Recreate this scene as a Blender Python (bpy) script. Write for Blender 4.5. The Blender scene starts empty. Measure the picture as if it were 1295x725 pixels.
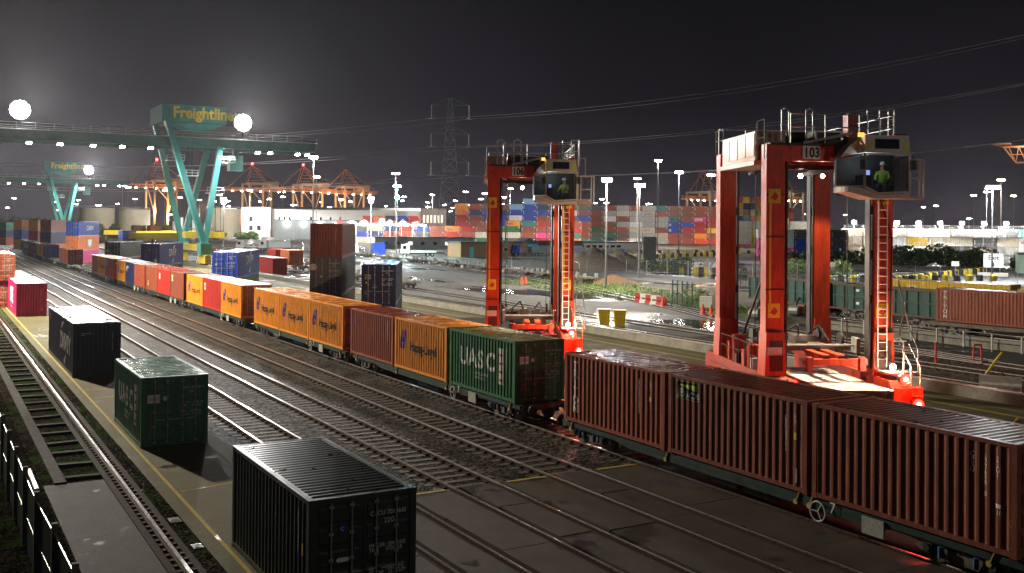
import bpy, bmesh, math, random
from mathutils import Vector, Matrix
R = math.radians
rnd = random.Random(7)
C = bpy.context.scene.collection
sc = bpy.context.scene
# ------------------------------------------------------------------ camera, sky, exposure
cd = bpy.data.cameras.new('camera'); cam = bpy.data.objects.new('camera', cd); C.objects.link(cam)
cd.sensor_width = 36; cd.lens = 1283.77 / 1295 * 36
cd.shift_y = -(362.5 - 274.02) / 1295
cd.clip_start = 0.3; cd.clip_end = 6000
cam.location = (0, 0, 8.39)
def cam_rot(yaw, pitch_up, roll):
    f = Vector((math.sin(yaw) * math.cos(pitch_up), math.cos(yaw) * math.cos(pitch_up), math.sin(pitch_up)))
    r = Vector((math.cos(yaw), -math.sin(yaw), 0)); u = r.cross(f)
    r2 = r * math.cos(roll) - u * math.sin(roll); u2 = r * math.sin(roll) + u * math.cos(roll)
    return Matrix((r2, u2, -f)).transposed().to_euler()
cam.rotation_euler = cam_rot(R(29.998), R(0.498), R(-0.507))
sc.camera = cam
w = bpy.data.worlds.new('World'); sc.world = w; w.use_nodes = True
nt = w.node_tree; nt.nodes.clear()
def wn(t, **k):
    n = nt.nodes.new(t)
    for a, b in k.items(): setattr(n, a, b)
    return n
out = wn('ShaderNodeOutputWorld'); bg = wn('ShaderNodeBackground'); tc = wn('ShaderNodeTexCoord'); sep = wn('ShaderNodeSeparateXYZ')
ramp = wn('ShaderNodeValToRGB'); nt.links.new(tc.outputs['Generated'], sep.inputs[0])
nt.links.new(sep.outputs['Z'], ramp.inputs[0])
e = ramp.color_ramp; e.elements[0].position = 0.0; e.elements[0].color = (.050, .044, .054, 1)
e.elements[1].position = 1.0; e.elements[1].color = (.0042, .0038, .005, 1)
for p, c in ((.05, (.032, .028, .036, 1)), (.12, (.0145, .013, .017, 1)), (.25, (.0072, .0066, .0085, 1))):
    q = e.elements.new(p); q.color = c
# city glow is stronger over the port in the north (left) than in the east (right)
mr = wn('ShaderNodeMapRange'); nt.links.new(sep.outputs['X'], mr.inputs[0])
mr.inputs[1].default_value = 0.0; mr.inputs[2].default_value = 0.95; mr.inputs[3].default_value = 1.15; mr.inputs[4].default_value = 0.62
ns = wn('ShaderNodeTexNoise'); nt.links.new(tc.outputs['Generated'], ns.inputs['Vector']); ns.inputs['Scale'].default_value = 2.6; ns.inputs['Detail'].default_value = 5
mn = wn('ShaderNodeMapRange'); nt.links.new(ns.outputs[0], mn.inputs[0]); mn.inputs[1].default_value = .3; mn.inputs[2].default_value = .7; mn.inputs[3].default_value = .7; mn.inputs[4].default_value = 1.35
mm = wn('ShaderNodeMath', operation='MULTIPLY'); nt.links.new(mr.outputs[0], mm.inputs[0]); nt.links.new(mn.outputs[0], mm.inputs[1])
nt.links.new(ramp.outputs[0], bg.inputs[0]); nt.links.new(mm.outputs[0], bg.inputs[1]); nt.links.new(bg.outputs[0], out.inputs[0])
sc.view_settings.view_transform = 'Standard'; sc.view_settings.look = 'None'; sc.view_settings.exposure = 0; sc.view_settings.gamma = 1
cy = sc.cycles
cy.use_denoising = True
try: cy.denoiser = 'OPENIMAGEDENOISE'
except Exception: pass
cy.use_light_tree = True; cy.max_bounces = 5; cy.diffuse_bounces = 2; cy.glossy_bounces = 3; cy.transmission_bounces = 4; cy.volume_bounces = 0
cy.sample_clamp_indirect = 2.0; cy.caustics_reflective = False; cy.caustics_refractive = False
def lamp(loc, power, col=(1, .95, .88), r=.6, name='lamp_or_fill_light', spot=None, aim=None, blend=.6):
    d = bpy.data.lights.new(name, 'SPOT' if spot else 'POINT'); d.energy = power; d.color = col; d.shadow_soft_size = r
    o = bpy.data.objects.new(name, d); C.objects.link(o); o.location = loc
    if spot:
        d.spot_size = R(spot); d.spot_blend = blend
        o.rotation_euler = (Vector(aim) - Vector(loc)).to_track_quat('-Z', 'Y').to_euler()
    return o
K = 1.0
# ------------------------------------------------------------------ materials
MATS = {}
def mat(key, col, rough=.6, metal=0, noise=.25, scale=3, bump=0, emit=None, estr=0, rust=0, streak=False, trans=0, alpha=1, col2=None, spec=.5, rvar=.1, dent=0):
    if key in MATS: return MATS[key]
    m = bpy.data.materials.new(key); m.use_nodes = True; t = m.node_tree; N = t.nodes; L = t.links
    b = N['Principled BSDF']; b.inputs['Roughness'].default_value = rough; b.inputs['Metallic'].default_value = metal
    b.inputs['Specular IOR Level'].default_value = spec
    if trans: b.inputs['Transmission Weight'].default_value = trans; b.inputs['IOR'].default_value = 1.1
    if alpha < 1: b.inputs['Alpha'].default_value = alpha
    if emit: b.inputs['Emission Color'].default_value = (*emit, 1); b.inputs['Emission Strength'].default_value = estr
    if noise:
        tcn = N.new('ShaderNodeTexCoord'); mp = N.new('ShaderNodeMapping'); L.new(tcn.outputs['Object'], mp.inputs[0])
        if streak: mp.inputs['Scale'].default_value = (3, 3, .5)
        nz = N.new('ShaderNodeTexNoise'); L.new(mp.outputs[0], nz.inputs['Vector']); nz.inputs['Scale'].default_value = scale; nz.inputs['Detail'].default_value = 6; nz.inputs['Roughness'].default_value = .65
        rp = N.new('ShaderNodeValToRGB'); L.new(nz.outputs[0], rp.inputs[0])
        a = tuple(max(0, c * (1 - noise)) for c in col); c2 = col2 or tuple(min(1, c * (1 + noise)) for c in col)
        rp.color_ramp.elements[0].position = .3; rp.color_ramp.elements[0].color = (*a, 1)
        rp.color_ramp.elements[1].position = .7; rp.color_ramp.elements[1].color = (*c2, 1)
        src = rp.outputs[0]
        if rust:
            n2 = N.new('ShaderNodeTexNoise'); L.new(mp.outputs[0], n2.inputs['Vector']); n2.inputs['Scale'].default_value = scale * 2.3; n2.inputs['Detail'].default_value = 8; n2.inputs['Roughness'].default_value = .75
            r2 = N.new('ShaderNodeValToRGB'); L.new(n2.outputs[0], r2.inputs[0]); r2.color_ramp.elements[0].position = .62 - rust * .12; r2.color_ramp.elements[1].position = .70 - rust * .1
            mx = N.new('ShaderNodeMix'); mx.data_type = 'RGBA'; L.new(r2.outputs[0], mx.inputs[0]); L.new(src, mx.inputs[6]); mx.inputs[7].default_value = (.075, .035, .018, 1)
            src = mx.outputs[2]
        L.new(src, b.inputs['Base Color'])
        rr = N.new('ShaderNodeMapRange'); L.new(nz.outputs[0], rr.inputs[0]); rr.inputs[3].default_value = max(.03, rough - rvar * 1.6); rr.inputs[4].default_value = min(1, rough + rvar * 1.6)
        L.new(rr.outputs[0], b.inputs['Roughness'])
        if dent:
            b4 = N.new('ShaderNodeBump'); b4.inputs['Strength'].default_value = dent; b4.inputs['Distance'].default_value = .05
            n4 = N.new('ShaderNodeTexNoise'); L.new(tcn.outputs['Object'], n4.inputs['Vector']); n4.inputs['Scale'].default_value = 1.1; n4.inputs['Detail'].default_value = 3
            L.new(n4.outputs[0], b4.inputs['Height']); L.new(b4.outputs[0], b.inputs['Normal'])
        if bump:
            bp = N.new('ShaderNodeBump'); bp.inputs['Strength'].default_value = bump; bp.inputs['Distance'].default_value = .02
            n3 = N.new('ShaderNodeTexNoise'); L.new(tcn.outputs['Object'], n3.inputs['Vector']); n3.inputs['Scale'].default_value = scale * 4; n3.inputs['Detail'].default_value = 6
            L.new(n3.outputs[0], bp.inputs['Height']); L.new(bp.outputs[0], b.inputs['Normal'])
    else: b.inputs['Base Color'].default_value = (*col, 1)
    MATS[key] = m; return m
def emis(key, col, s):
    if key in MATS: return MATS[key]
    m = bpy.data.materials.new(key); m.use_nodes = True; t = m.node_tree; t.nodes.clear()
    o = t.nodes.new('ShaderNodeOutputMaterial'); q = t.nodes.new('ShaderNodeEmission'); q.inputs[0].default_value = (*col, 1); q.inputs[1].default_value = s
    t.links.new(q.outputs[0], o.inputs[0]); MATS[key] = m; return m
def ground_mat(key, base, dark, scale=.35, wet=.35, grain=14, bump=.4, wetcol=None, joints=0, rough=.85, moss=None, wrough=.08, streaky=None):
    """rain-wet surface: grain, stains and shallow wet patches with low roughness"""
    m = bpy.data.materials.new(key); m.use_nodes = True; t = m.node_tree; N = t.nodes; L = t.links; b = N['Principled BSDF']; b.inputs['Specular IOR Level'].default_value = .22
    g = N.new('ShaderNodeNewGeometry'); pos = g.outputs['Position']
    def noise(s, d=6, r=.6, v=None):
        n = N.new('ShaderNodeTexNoise'); L.new(v or pos, n.inputs['Vector']); n.inputs['Scale'].default_value = s; n.inputs['Detail'].default_value = d; n.inputs['Roughness'].default_value = r; return n.outputs[0]
    def rampf(src, a, c, v0=0, v1=1):
        n = N.new('ShaderNodeMapRange'); L.new(src, n.inputs[0]); n.inputs[1].default_value = a; n.inputs[2].default_value = c; n.inputs[3].default_value = v0; n.inputs[4].default_value = v1; return n.outputs[0]
    def mix(f, a, c):
        n = N.new('ShaderNodeMix'); n.data_type = 'RGBA'
        L.new(f, n.inputs[0])
        for i, s in ((6, a), (7, c)):
            if isinstance(s, tuple): n.inputs[i].default_value = (*s, 1)
            else: L.new(s, n.inputs[i])
        return n.outputs[2]
    mp = None
    if streaky:
        mpn = N.new('ShaderNodeMapping'); L.new(pos, mpn.inputs[0]); mpn.inputs['Scale'].default_value = streaky; mp = mpn.outputs[0]
    col = mix(rampf(noise(scale, 8, .65, mp), .35, .65), dark, base)
    col = mix(rampf(noise(grain, 3), .38, .62), tuple(x * .55 for x in base), col) if grain else col
    if moss: col = mix(rampf(noise(scale * 1.7, 8, .7), .55, .66), col, moss)
    wetm = rampf(noise(scale * .8, 7, .62, mp), .5 + (.5 - wet) * .3, .56 + (.5 - wet) * .3)
    col = mix(wetm, col, wetcol or tuple(x * .45 for x in dark))
    L.new(col, b.inputs['Base Color'])
    rg = N.new('ShaderNodeMix'); L.new(wetm, rg.inputs[0]); rg.inputs[2].default_value = rough; rg.inputs[3].default_value = wrough
    L.new(rg.outputs[0], b.inputs['Roughness'])
    bp = N.new('ShaderNodeBump'); bp.inputs['Distance'].default_value = .03
    st = N.new('ShaderNodeMix'); L.new(wetm, st.inputs[0]); st.inputs[2].default_value = bump; st.inputs[3].default_value = bump * .08; L.new(st.outputs[0], bp.inputs['Strength'])
    L.new(noise(max(grain, 6), 5, .7), bp.inputs['Height']); L.new(bp.outputs[0], b.inputs['Normal'])
    MATS[key] = m; return m
def ballast_mat(key, c1, c2, scale=14, moss=None):
    m = bpy.data.materials.new(key); m.use_nodes = True; t = m.node_tree; N = t.nodes; L = t.links; b = N['Principled BSDF']
    g = N.new('ShaderNodeNewGeometry'); pos = g.outputs['Position']
    v = N.new('ShaderNodeTexVoronoi'); L.new(pos, v.inputs['Vector']); v.inputs['Scale'].default_value = scale
    v2 = N.new('ShaderNodeTexVoronoi'); L.new(pos, v2.inputs['Vector']); v2.inputs['Scale'].default_value = scale
    rp = N.new('ShaderNodeValToRGB'); sp = N.new('ShaderNodeSeparateColor'); L.new(v.outputs['Color'], sp.inputs[0]); L.new(sp.outputs[0], rp.inputs[0])
    rp.color_ramp.elements[0].color = (*c1, 1); rp.color_ramp.elements[1].color = (*c2, 1); rp.color_ramp.elements[0].position = .2
    q = rp.color_ramp.elements.new(.93); q.color = tuple(x * 1.5 for x in c2) + (1,)
    n = N.new('ShaderNodeTexNoise'); L.new(pos, n.inputs['Vector']); n.inputs['Scale'].default_value = .5; n.inputs['Detail'].default_value = 6
    mr_ = N.new('ShaderNodeMapRange'); L.new(n.outputs[0], mr_.inputs[0]); mr_.inputs[1].default_value = .3; mr_.inputs[2].default_value = .7; mr_.inputs[3].default_value = .45; mr_.inputs[4].default_value = 1.25
    hs = N.new('ShaderNodeHueSaturation'); L.new(rp.outputs[0], hs.inputs['Color']); L.new(mr_.outputs[0], hs.inputs['Value'])
    src = hs.outputs[0]
    if moss:
        n2 = N.new('ShaderNodeTexNoise'); L.new(pos, n2.inputs['Vector']); n2.inputs['Scale'].default_value = .9; n2.inputs['Detail'].default_value = 8
        m2 = N.new('ShaderNodeMapRange'); L.new(n2.outputs[0], m2.inputs[0]); m2.inputs[1].default_value = .52; m2.inputs[2].default_value = .64
        mx = N.new('ShaderNodeMix'); mx.data_type = 'RGBA'; L.new(m2.outputs[0], mx.inputs[0]); L.new(src, mx.inputs[6]); mx.inputs[7].default_value = (*moss, 1); src = mx.outputs[2]
    L.new(src, b.inputs['Base Color']); b.inputs['Roughness'].default_value = .62; b.inputs['Specular IOR Level'].default_value = 0 if key in ('dark_gravel', 'mossy_gravel') else .02
    bp = N.new('ShaderNodeBump'); bp.inputs['Strength'].default_value = .8; bp.inputs['Distance'].default_value = .05; bp.invert = True
    L.new(v2.outputs['Distance'], bp.inputs['Height']); L.new(bp.outputs[0], b.inputs['Normal'])
    MATS[key] = m; return m
# ------------------------------------------------------------------ mesh helpers
class MB:
    def __init__(s): s.v = []; s.f = []; s.mi = []; s.m = 0
    def add(s, vs, fs):
        o = len(s.v); s.v += [tuple(v) for v in vs]; s.f += [tuple(i + o for i in f) for f in fs]; s.mi += [s.m] * len(fs)
    def box(s, x0, x1, y0, y1, z0, z1):
        s.add([(x0, y0, z0), (x1, y0, z0), (x1, y1, z0), (x0, y1, z0), (x0, y0, z1), (x1, y0, z1), (x1, y1, z1), (x0, y1, z1)],
              [(0, 3, 2, 1), (4, 5, 6, 7), (0, 1, 5, 4), (1, 2, 6, 5), (2, 3, 7, 6), (3, 0, 4, 7)]); return s
    def quad(s, a, b, c, d): s.add([a, b, c, d], [(0, 1, 2, 3)]); return s
    def bar(s, p, q, a, b=None, up=(0, 0, 1)):
        """rectangular bar from p to q, section a x b"""
        b = b or a; p, q = Vector(p), Vector(q); d = (q - p).normalized(); u = Vector(up)
        if abs(d.dot(u)) > .95: u = Vector((1, 0, 0))
        r = d.cross(u).normalized(); u = r.cross(d)
        vs = [e + r * sx * a / 2 + u * sy * b / 2 for e in (p, q) for sx, sy in ((-1, -1), (1, -1), (1, 1), (-1, 1))]
        s.add(vs, [(0, 1, 2, 3), (7, 6, 5, 4), (0, 4, 5, 1), (1, 5, 6, 2), (2, 6, 7, 3), (3, 7, 4, 0)]); return s
    def cyl(s, p, q, r, n=10, r2=None, caps=True):
        r2 = r if r2 is None else r2; p, q = Vector(p), Vector(q); d = (q - p).normalized()
        u = Vector((0, 0, 1)) if abs(d.z) < .9 else Vector((1, 0, 0)); a = d.cross(u).normalized(); b = d.cross(a)
        vs = []
        for e_, rr in ((p, r), (q, r2)):
            for i in range(n):
                t = 2 * math.pi * i / n; vs.append(e_ + a * rr * math.cos(t) + b * rr * math.sin(t))
        fs = [(i, (i + 1) % n, n + (i + 1) % n, n + i) for i in range(n)]
        if caps: fs += [tuple(range(n))[::-1], tuple(range(n, 2 * n))]
        s.add(vs, fs); return s
    def path(s, pts, r, n=6):
        for a, b in zip(pts, pts[1:]): s.cyl(a, b, r, n)
        return s
    def prism(s, poly, axis, a, b):
        """poly in the two other axes, extruded along axis from a to b"""
        n = len(poly)
        def P(u, v, t): return {'x': (t, u, v), 'y': (u, t, v), 'z': (u, v, t)}[axis]
        s.add([P(u, v, a) for u, v in poly] + [P(u, v, b) for u, v in poly],
              [tuple(range(n))[::-1], tuple(range(n, 2 * n))] + [(i, (i + 1) % n, n + (i + 1) % n, n + i) for i in range(n)]); return s
    def torus(s, c, R_, r, axis='z', n=16, m=6):
        vs = []; fs = []
        for i in range(n):
            t = 2 * math.pi * i / n
            for j in range(m):
                p = 2 * math.pi * j / m; a = (R_ + r * math.cos(p)); x, y, z = a * math.cos(t), a * math.sin(t), r * math.sin(p)
                if axis == 'x': x, y, z = z, x, y
                if axis == 'y': x, y, z = x, z, y
                vs.append((c[0] + x, c[1] + y, c[2] + z))
                fs.append((i * m + j, ((i + 1) % n) * m + j, ((i + 1) % n) * m + (j + 1) % m, i * m + (j + 1) % m))
        s.add(vs, fs); return s
    def data(s, name, mats, smooth=False):
        me = bpy.data.meshes.new(name); me.from_pydata(s.v, [], s.f)
        for m in (mats if isinstance(mats, (list, tuple)) else [mats]): me.materials.append(m)
        if any(s.mi): me.polygons.foreach_set('material_index', s.mi)
        bm = bmesh.new(); bm.from_mesh(me); bmesh.ops.recalc_face_normals(bm, faces=bm.faces); bm.to_mesh(me); bm.free()
        if smooth: me.polygons.foreach_set('use_smooth', [True] * len(me.polygons))
        return me
    def build(s, name, mats, parent=None, smooth=False):
        return link(name, s.data(name, mats, smooth), parent)
def link(name, data, parent=None, loc=(0, 0, 0), rz=0):
    o = bpy.data.objects.new(name, data); C.objects.link(o); o.parent = parent; o.location = loc; o.rotation_euler = (0, 0, rz); return o
USED = {}
def tag(o, label=None, cat=None, group=None, kind=None):
    if label: o['label'] = label
    if cat: o['category'] = cat
    if group: o['group'] = group
    if kind: o['kind'] = kind
    return o
def empty(name, loc, rz=0, label=None, cat=None, group=None):
    o = link(name, None, None, loc, rz); return tag(o, label, cat, group)
def structure(name, mb, m): return tag(mb.build(name, m), kind='structure')
def tree_copy(o, parent=None, loc=None, rz=None, label=None, group=None):
    c = o.copy(); C.objects.link(c); c.parent = parent
    if loc is not None: c.location = loc
    if rz is not None: c.rotation_euler = (0, 0, rz)
    if label: c['label'] = label
    if group: c['group'] = group
    for ch in list(o.children): tree_copy(ch, c)
    return c
_tc = {}
def text_geo(s, h, stretch=1.0, bold=0, spacing=1.0, lines=1.0, align='LEFT'):
    k = (s, bold, spacing, lines, align)
    if k not in _tc:
        cu = bpy.data.curves.new('t', 'FONT'); cu.body = s; cu.offset = bold; cu.space_character = spacing; cu.space_line = lines; cu.align_x = align; cu.resolution_u = 3
        ob = bpy.data.objects.new('t', cu); C.objects.link(ob); bpy.context.view_layer.update()
        me = bpy.data.meshes.new_from_object(ob.evaluated_get(bpy.context.evaluated_depsgraph_get()))
        _tc[k] = ([(v.co.x, v.co.y) for v in me.vertices], [tuple(p.vertices) for p in me.polygons])
        bpy.data.objects.remove(ob); bpy.data.curves.remove(cu); bpy.data.meshes.remove(me)
    vs, fs = _tc[k]; f = h / .7
    return [(x * f * stretch, y * f) for x, y in vs], fs
def flat_text(s, h, m, parent, org, ux, uz, name='lettering', **kw):
    vs, fs = text_geo(s, h, **kw); org, ux, uz = Vector(org), Vector(ux).normalized(), Vector(uz).normalized()
    b = MB(); b.add([org + ux * x + uz * y for x, y in vs], fs); me = bpy.data.meshes.new(name); me.from_pydata(b.v, [], b.f); me.materials.append(m)
    return link(name, me, parent)
# ------------------------------------------------------------------ paints
white_paint = mat('white_paint', (.75, .75, .72), .45, noise=.12, scale=4)
decal_white = mat('decal_white', (.78, .78, .74), .5, noise=.18, scale=9)
decal_blue = mat('decal_blue', (.012, .02, .28), .45, noise=.15, scale=9)
decal_black = mat('decal_black', (.012, .012, .015), .5, noise=0)
decal_yellow = mat('decal_yellow', (.75, .6, .03), .5, noise=.15, scale=9)
decal_lime = mat('decal_lime', (.62, .72, .08), .5, noise=.15, scale=9)
decal_red = mat('decal_red', (.55, .03, .03), .5, noise=.15, scale=9)
steel = mat('galvanised_steel', (.42, .43, .42), .4, .5, .2, 5)
darksteel = mat('dark_steel', (.035, .033, .03), .55, .3, .4, 5)
undergear = mat('grimy_undergear', (.13, .11, .085), .6, .2, .5, 4)
rail_top = mat('polished_rail', (.8, .8, .8), .3, 1, .1, 20)
rail_rust = mat('rusty_rail', (.075, .042, .024), .85, 0, .35, 8, spec=.12)
rubber = mat('rubber', (.018, .018, .018), .75, noise=.2)
glass = mat('cab_glass', (.015, .02, .022), .05, 0, 0, alpha=.5, spec=1.0)
darkglass = mat('dark_glass', (.01, .012, .015), .08, 0, 0, spec=.8)
black_gap = mat('black_recess', (.01, .01, .01), .8, noise=0)
concrete = mat('weathered_concrete', (.23, .22, .18), .8, noise=.35, scale=1.5, bump=.3)
wood = mat('sleeper_wood', (.07, .055, .04), .7, noise=.4, scale=5, bump=.4)
PAL = {  # container paints (base colours)
 'brown': (.30, .066, .034), 'dark brown': (.22, .062, .034), 'rust brown': (.26, .065, .03), 'red': (.42, .028, .02), 'bright red': (.6, .05, .025),
 'orange': (.78, .27, .02), 'pale orange': (.72, .2, .06), 'green': (.014, .14, .05), 'dark green': (.02, .14, .075), 'blue': (.02, .06, .38), 'navy': (.014, .022, .10),
 'dark navy': (.015, .022, .075), 'grey': (.10, .105, .105), 'pale grey': (.38, .38, .36), 'cream': (.55, .5, .4), 'magenta': (.5, .02, .14), 'pink': (.7, .06, .25),
 'yellow': (.7, .45, .03), 'white': (.72, .72, .7), 'black': (.016, .028, .024), 'teal': (.04, .17, .15), 'olive': (.25, .23, .07), 'maroon': (.16, .016, .028), 'light blue': (.2, .4, .6), 'beige': (.45, .38, .28)}
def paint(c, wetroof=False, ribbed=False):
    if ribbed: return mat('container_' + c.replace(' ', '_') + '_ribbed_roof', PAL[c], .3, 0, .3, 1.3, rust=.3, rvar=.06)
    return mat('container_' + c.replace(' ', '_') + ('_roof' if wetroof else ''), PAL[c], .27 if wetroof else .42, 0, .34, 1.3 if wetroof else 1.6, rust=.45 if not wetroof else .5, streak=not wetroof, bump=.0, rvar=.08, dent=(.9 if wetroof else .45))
# ------------------------------------------------------------------ containers
PITCH = .272; DEP = .036; WD = 2.438
def breaks(L):
    n = max(4, round((L - .34) / PITCH)); p = (L - .34) / n; out = [(.17, 0)]
    for i in range(n):
        b = .17 + i * p
        out += [(b + p * .13, 0), (b + p * .37, DEP), (b + p * .63, DEP), (b + p * .87, 0)]
    out.append((L - .17, 0)); return out
def prof(L, y):
    bs = breaks(L)
    for (a, da), (b, db) in zip(bs, bs[1:]):
        if a <= y <= b: return da + (db - da) * (y - a) / max(1e-6, b - a)
    return 0
_cm = {}
def cmeshes(L, H, roofstyle):
    k = (L, H, roofstyle)
    if k in _cm: return _cm[k]
    bs = breaks(L); D = {}
    zb, zt = .14, H - .09
    for side in (0, 1):
        b = MB(); vs = []
        for y, d in bs:
            x = .01 + d if side == 0 else WD - .01 - d
            vs += [(x, y, zb), (x, y, zt)]
        b.add(vs, [(2 * i, 2 * i + 2, 2 * i + 3, 2 * i + 1) for i in range(len(bs) - 1)]); D['side%d' % side] = b.data('side_wall', None) if 0 else b
    b = MB(); n = round((WD - .34) / .21); p = (WD - .3) / n; vs = [(.15, .012 - .0, zb)]
    pts = [(.15, 0)]
    for i in range(n):
        a = .15 + i * p; pts += [(a + p * .13, 0), (a + p * .37, DEP), (a + p * .63, DEP), (a + p * .87, 0)]
    pts.append((WD - .15, 0)); vs = []
    for x, d in pts: vs += [(x, .03 + d, zb), (x, .03 + d, zt)]
    b.add(vs, [(2 * i, 2 * i + 2, 2 * i + 3, 2 * i + 1) for i in range(len(pts) - 1)]); D['end'] = b
    b = MB(); vs = []; fs = []
    n = round((L - .4) / (.235 if roofstyle else .42)); p = (L - .4) / n; q = [(.12, 0)]
    dr = .045 if roofstyle else .016
    for i in range(n):
        a = .2 + i * p; q += [(a + p * .1, 0), (a + p * .3, dr), (a + p * .6, dr), (a + p * .8, 0)]
    q.append((L - .12, 0)); zr = H - .012
    xs = (.07, .16, .17, WD - .17, WD - .16, WD - .07)
    for y, d in q:
        for i, x in enumerate(xs): vs.append((x, y, zr - (d if i in (2, 3) else 0)))
    m = len(xs)
    for i in range(len(q) - 1):
        for j in range(m - 1): fs.append((i * m + j, i * m + j + 1, (i + 1) * m + j + 1, (i + 1) * m + j))
    b.add(vs, fs); D['roof'] = b
    f = MB()
    for x in (0, WD - .1):
        f.box(x, x + .1, .1, L - .1, H - .1, H - .004); f.box(x, x + .1, .1, L - .1, .02, .145)
        for y in (0, L - .15): f.box(x - (.003 if x == 0 else .037), x + (.14 if x == 0 else .103), y, y + .15, .1, H - .1)
        for y in (0, L - .17):
            for z in (0, H - .115): f.box(x - .008 if x == 0 else x - .065, x + .17 if x == 0 else x + .11, y - .006, y + .176, z, z + .118)
    for y in (.02, L - .1):
        f.box(.16, WD - .16, y, y + .08, H - .12, H - .002); f.box(.16, WD - .16, y, y + .08, .02, .15)
    D['frame'] = f
    dd = []
    for i in (0, 1):
        d = MB(); x0, x1 = (.15, WD / 2 - .008) if i == 0 else (WD / 2 + .008, WD - .15); z0, z1 = .16, H - .13
        hs = (z1 - z0) / 5.0; d.box(x0, x1, .03, .05, z0, z1)
        for k_ in range(5):
            a = z0 + hs * k_; d.prism([(.03, a + .06), (.006, a + .1), (.006, a + hs - .1), (.03, a + hs - .06)], 'x', x0 + .08, x1 - .08)
        dd.append(d)
    D['doors'] = dd
    rr = []
    for i in (0, 1):
        s = []
        xs = ((.48, .94) if i == 0 else (WD - .94, WD - .48))
        for x in xs:
            b = MB(); b.cyl((x, -.028, .13), (x, -.028, H - .1), .018, 6)
            for z in (.16, .75, H / 2, H - .75, H - .18): b.box(x - .05, x + .05, -.03, .004, z - .03, z + .03)
            b.bar((x, -.045, 1.0), (x + (.36 if x < 1.2 else -.36), -.045, .98), .02, .03)
            s.append(b)
        rr.append(s)
    D['rods'] = rr
    _cm[k] = D; return D
_cd = {}
def cd_mesh(L, H, rs, key, idx, m, mb):
    k = (L, H, rs, key, idx, m.name)
    if k not in _cd: _cd[k] = mb.data(key, m)
    return _cd[k]
CN = [0]
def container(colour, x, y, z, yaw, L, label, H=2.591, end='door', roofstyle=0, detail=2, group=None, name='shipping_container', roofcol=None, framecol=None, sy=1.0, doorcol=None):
    D = cmeshes(L, H, roofstyle); m = paint(colour); mr_ = paint(roofcol or colour, True, bool(roofstyle)); fm = paint(framecol or colour); dm = paint(doorcol or colour)  # a paler roofcol paints the lamp sheen of wet roofs into the colour
    CN[0] += 1
    r = empty(name, (x, y, z), -R(yaw), label, 'shipping container', group); r.scale = (1, sy, 1)
    g = lambda key, idx, mm, mb: link(key, cd_mesh(L, H, roofstyle, key, idx, mm, mb), r)
    g('side_wall', 0, m, D['side0']); g('side_wall', 1, m, D['side1']); g('roof', 0, mr_, D['roof']); g('frame', 0, fm, D['frame'])
    if end == 'door':
        for i in (0, 1):
            d = g('door', i, dm, D['doors'][i])
            if detail > 1:
                for j in (0, 1): link('locking_bar', cd_mesh(L, H, roofstyle, 'locking_bar', i * 2 + j, steel, D['rods'][i][j]), d)
    else: g('end_wall', 0, m, D['end'])
    r['LH'] = (L, H)
    # far end always a plain corrugated end wall
    o = link('end_wall', cd_mesh(L, H, roofstyle, 'end_wall', 0, m, D['end']), r, (WD, L, 0), math.pi)
    return r
def side_decal(root, s, u, z, h, m, corr=True, shape=None, name='marking', **kw):
    """marking on the left side; u metres from the far end, running toward the near end, z of its baseline"""
    L, H = root['LH']
    vs, fs = shape if shape else text_geo(s, h, **kw)
    bm = bmesh.new(); V = [bm.verts.new((x, y, 0)) for x, y in vs]
    for f in fs:
        try: bm.faces.new([V[i] for i in f])
        except ValueError: pass
    xs = [v[0] for v in vs]; lo, hi = min(xs), max(xs)
    if corr:
        for yb, _ in breaks(L):
            t = L - yb - u
            if lo < t < hi: bmesh.ops.bisect_plane(bm, geom=bm.verts[:] + bm.edges[:] + bm.faces[:], plane_co=(t, 0, 0), plane_no=(1, 0, 0))
    for v in bm.verts:
        yy = L - u - v.co.x; v.co = Vector((.006 + (prof(L, yy) if corr else 0) - .0, yy, z + v.co.y))
        v.co.x -= .003
    me = bpy.data.meshes.new(name); bm.to_mesh(me); bm.free(); me.materials.append(m)
    return link(name, me, root)
def end_decal(root, s, x, z, h, m, name='marking', shape=None, off=-.004, **kw):
    vs, fs = shape if shape else text_geo(s, h, **kw)
    me = bpy.data.meshes.new(name); me.from_pydata([(x + a, off, z + b) for a, b in vs], [], fs); me.materials.append(m)
    return link(name, me, root)
def rect(w_, h_): return ([(0, 0), (w_, 0), (w_, h_), (0, h_)], [(0, 1, 2, 3)])
def poly(*p): return (list(p), [tuple(range(len(p)))])
stack_txt = lambda s: '\n'.join(s)
def std_marks(r, code='TRLU 357214 8', side=True):
    L, H = r['LH']
    if side: side_decal(r, stack_txt(code.replace(' ', '')), L - .75, H - .45, .085, decal_white, corr=False, lines=.72, align='CENTER')
    end_decal(r, code, 1.42, H - .5, .09, decal_white); end_decal(r, '22G1', 1.7, H - .65, .09, decal_white)
    end_decal(r, 'MAX.GR.  30480 KG\nTARE      2230 KG\n\nNET      28250 KG\nCU.CAP.  33.2 CU', 1.42, H - 1.05, .07, decal_white, lines=1.1)
def ship_logo(h):
    "two interlocked slanted strokes of the blue emblem, as polygons"
    k = h
    v = [(0, 0), (.22, 0), (.30, .36), (.46, .36), (.38, 0), (.60, 0), (.82, 1), (.60, 1), (.52, .62), (.36, .62), (.44, 1), (.22, 1)]
    return ([(a * k, b * k) for a, b in v], [(0, 1, 2, 9, 10, 11), (2, 3, 8, 9), (3, 4, 5, 6, 7, 8)])
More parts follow.
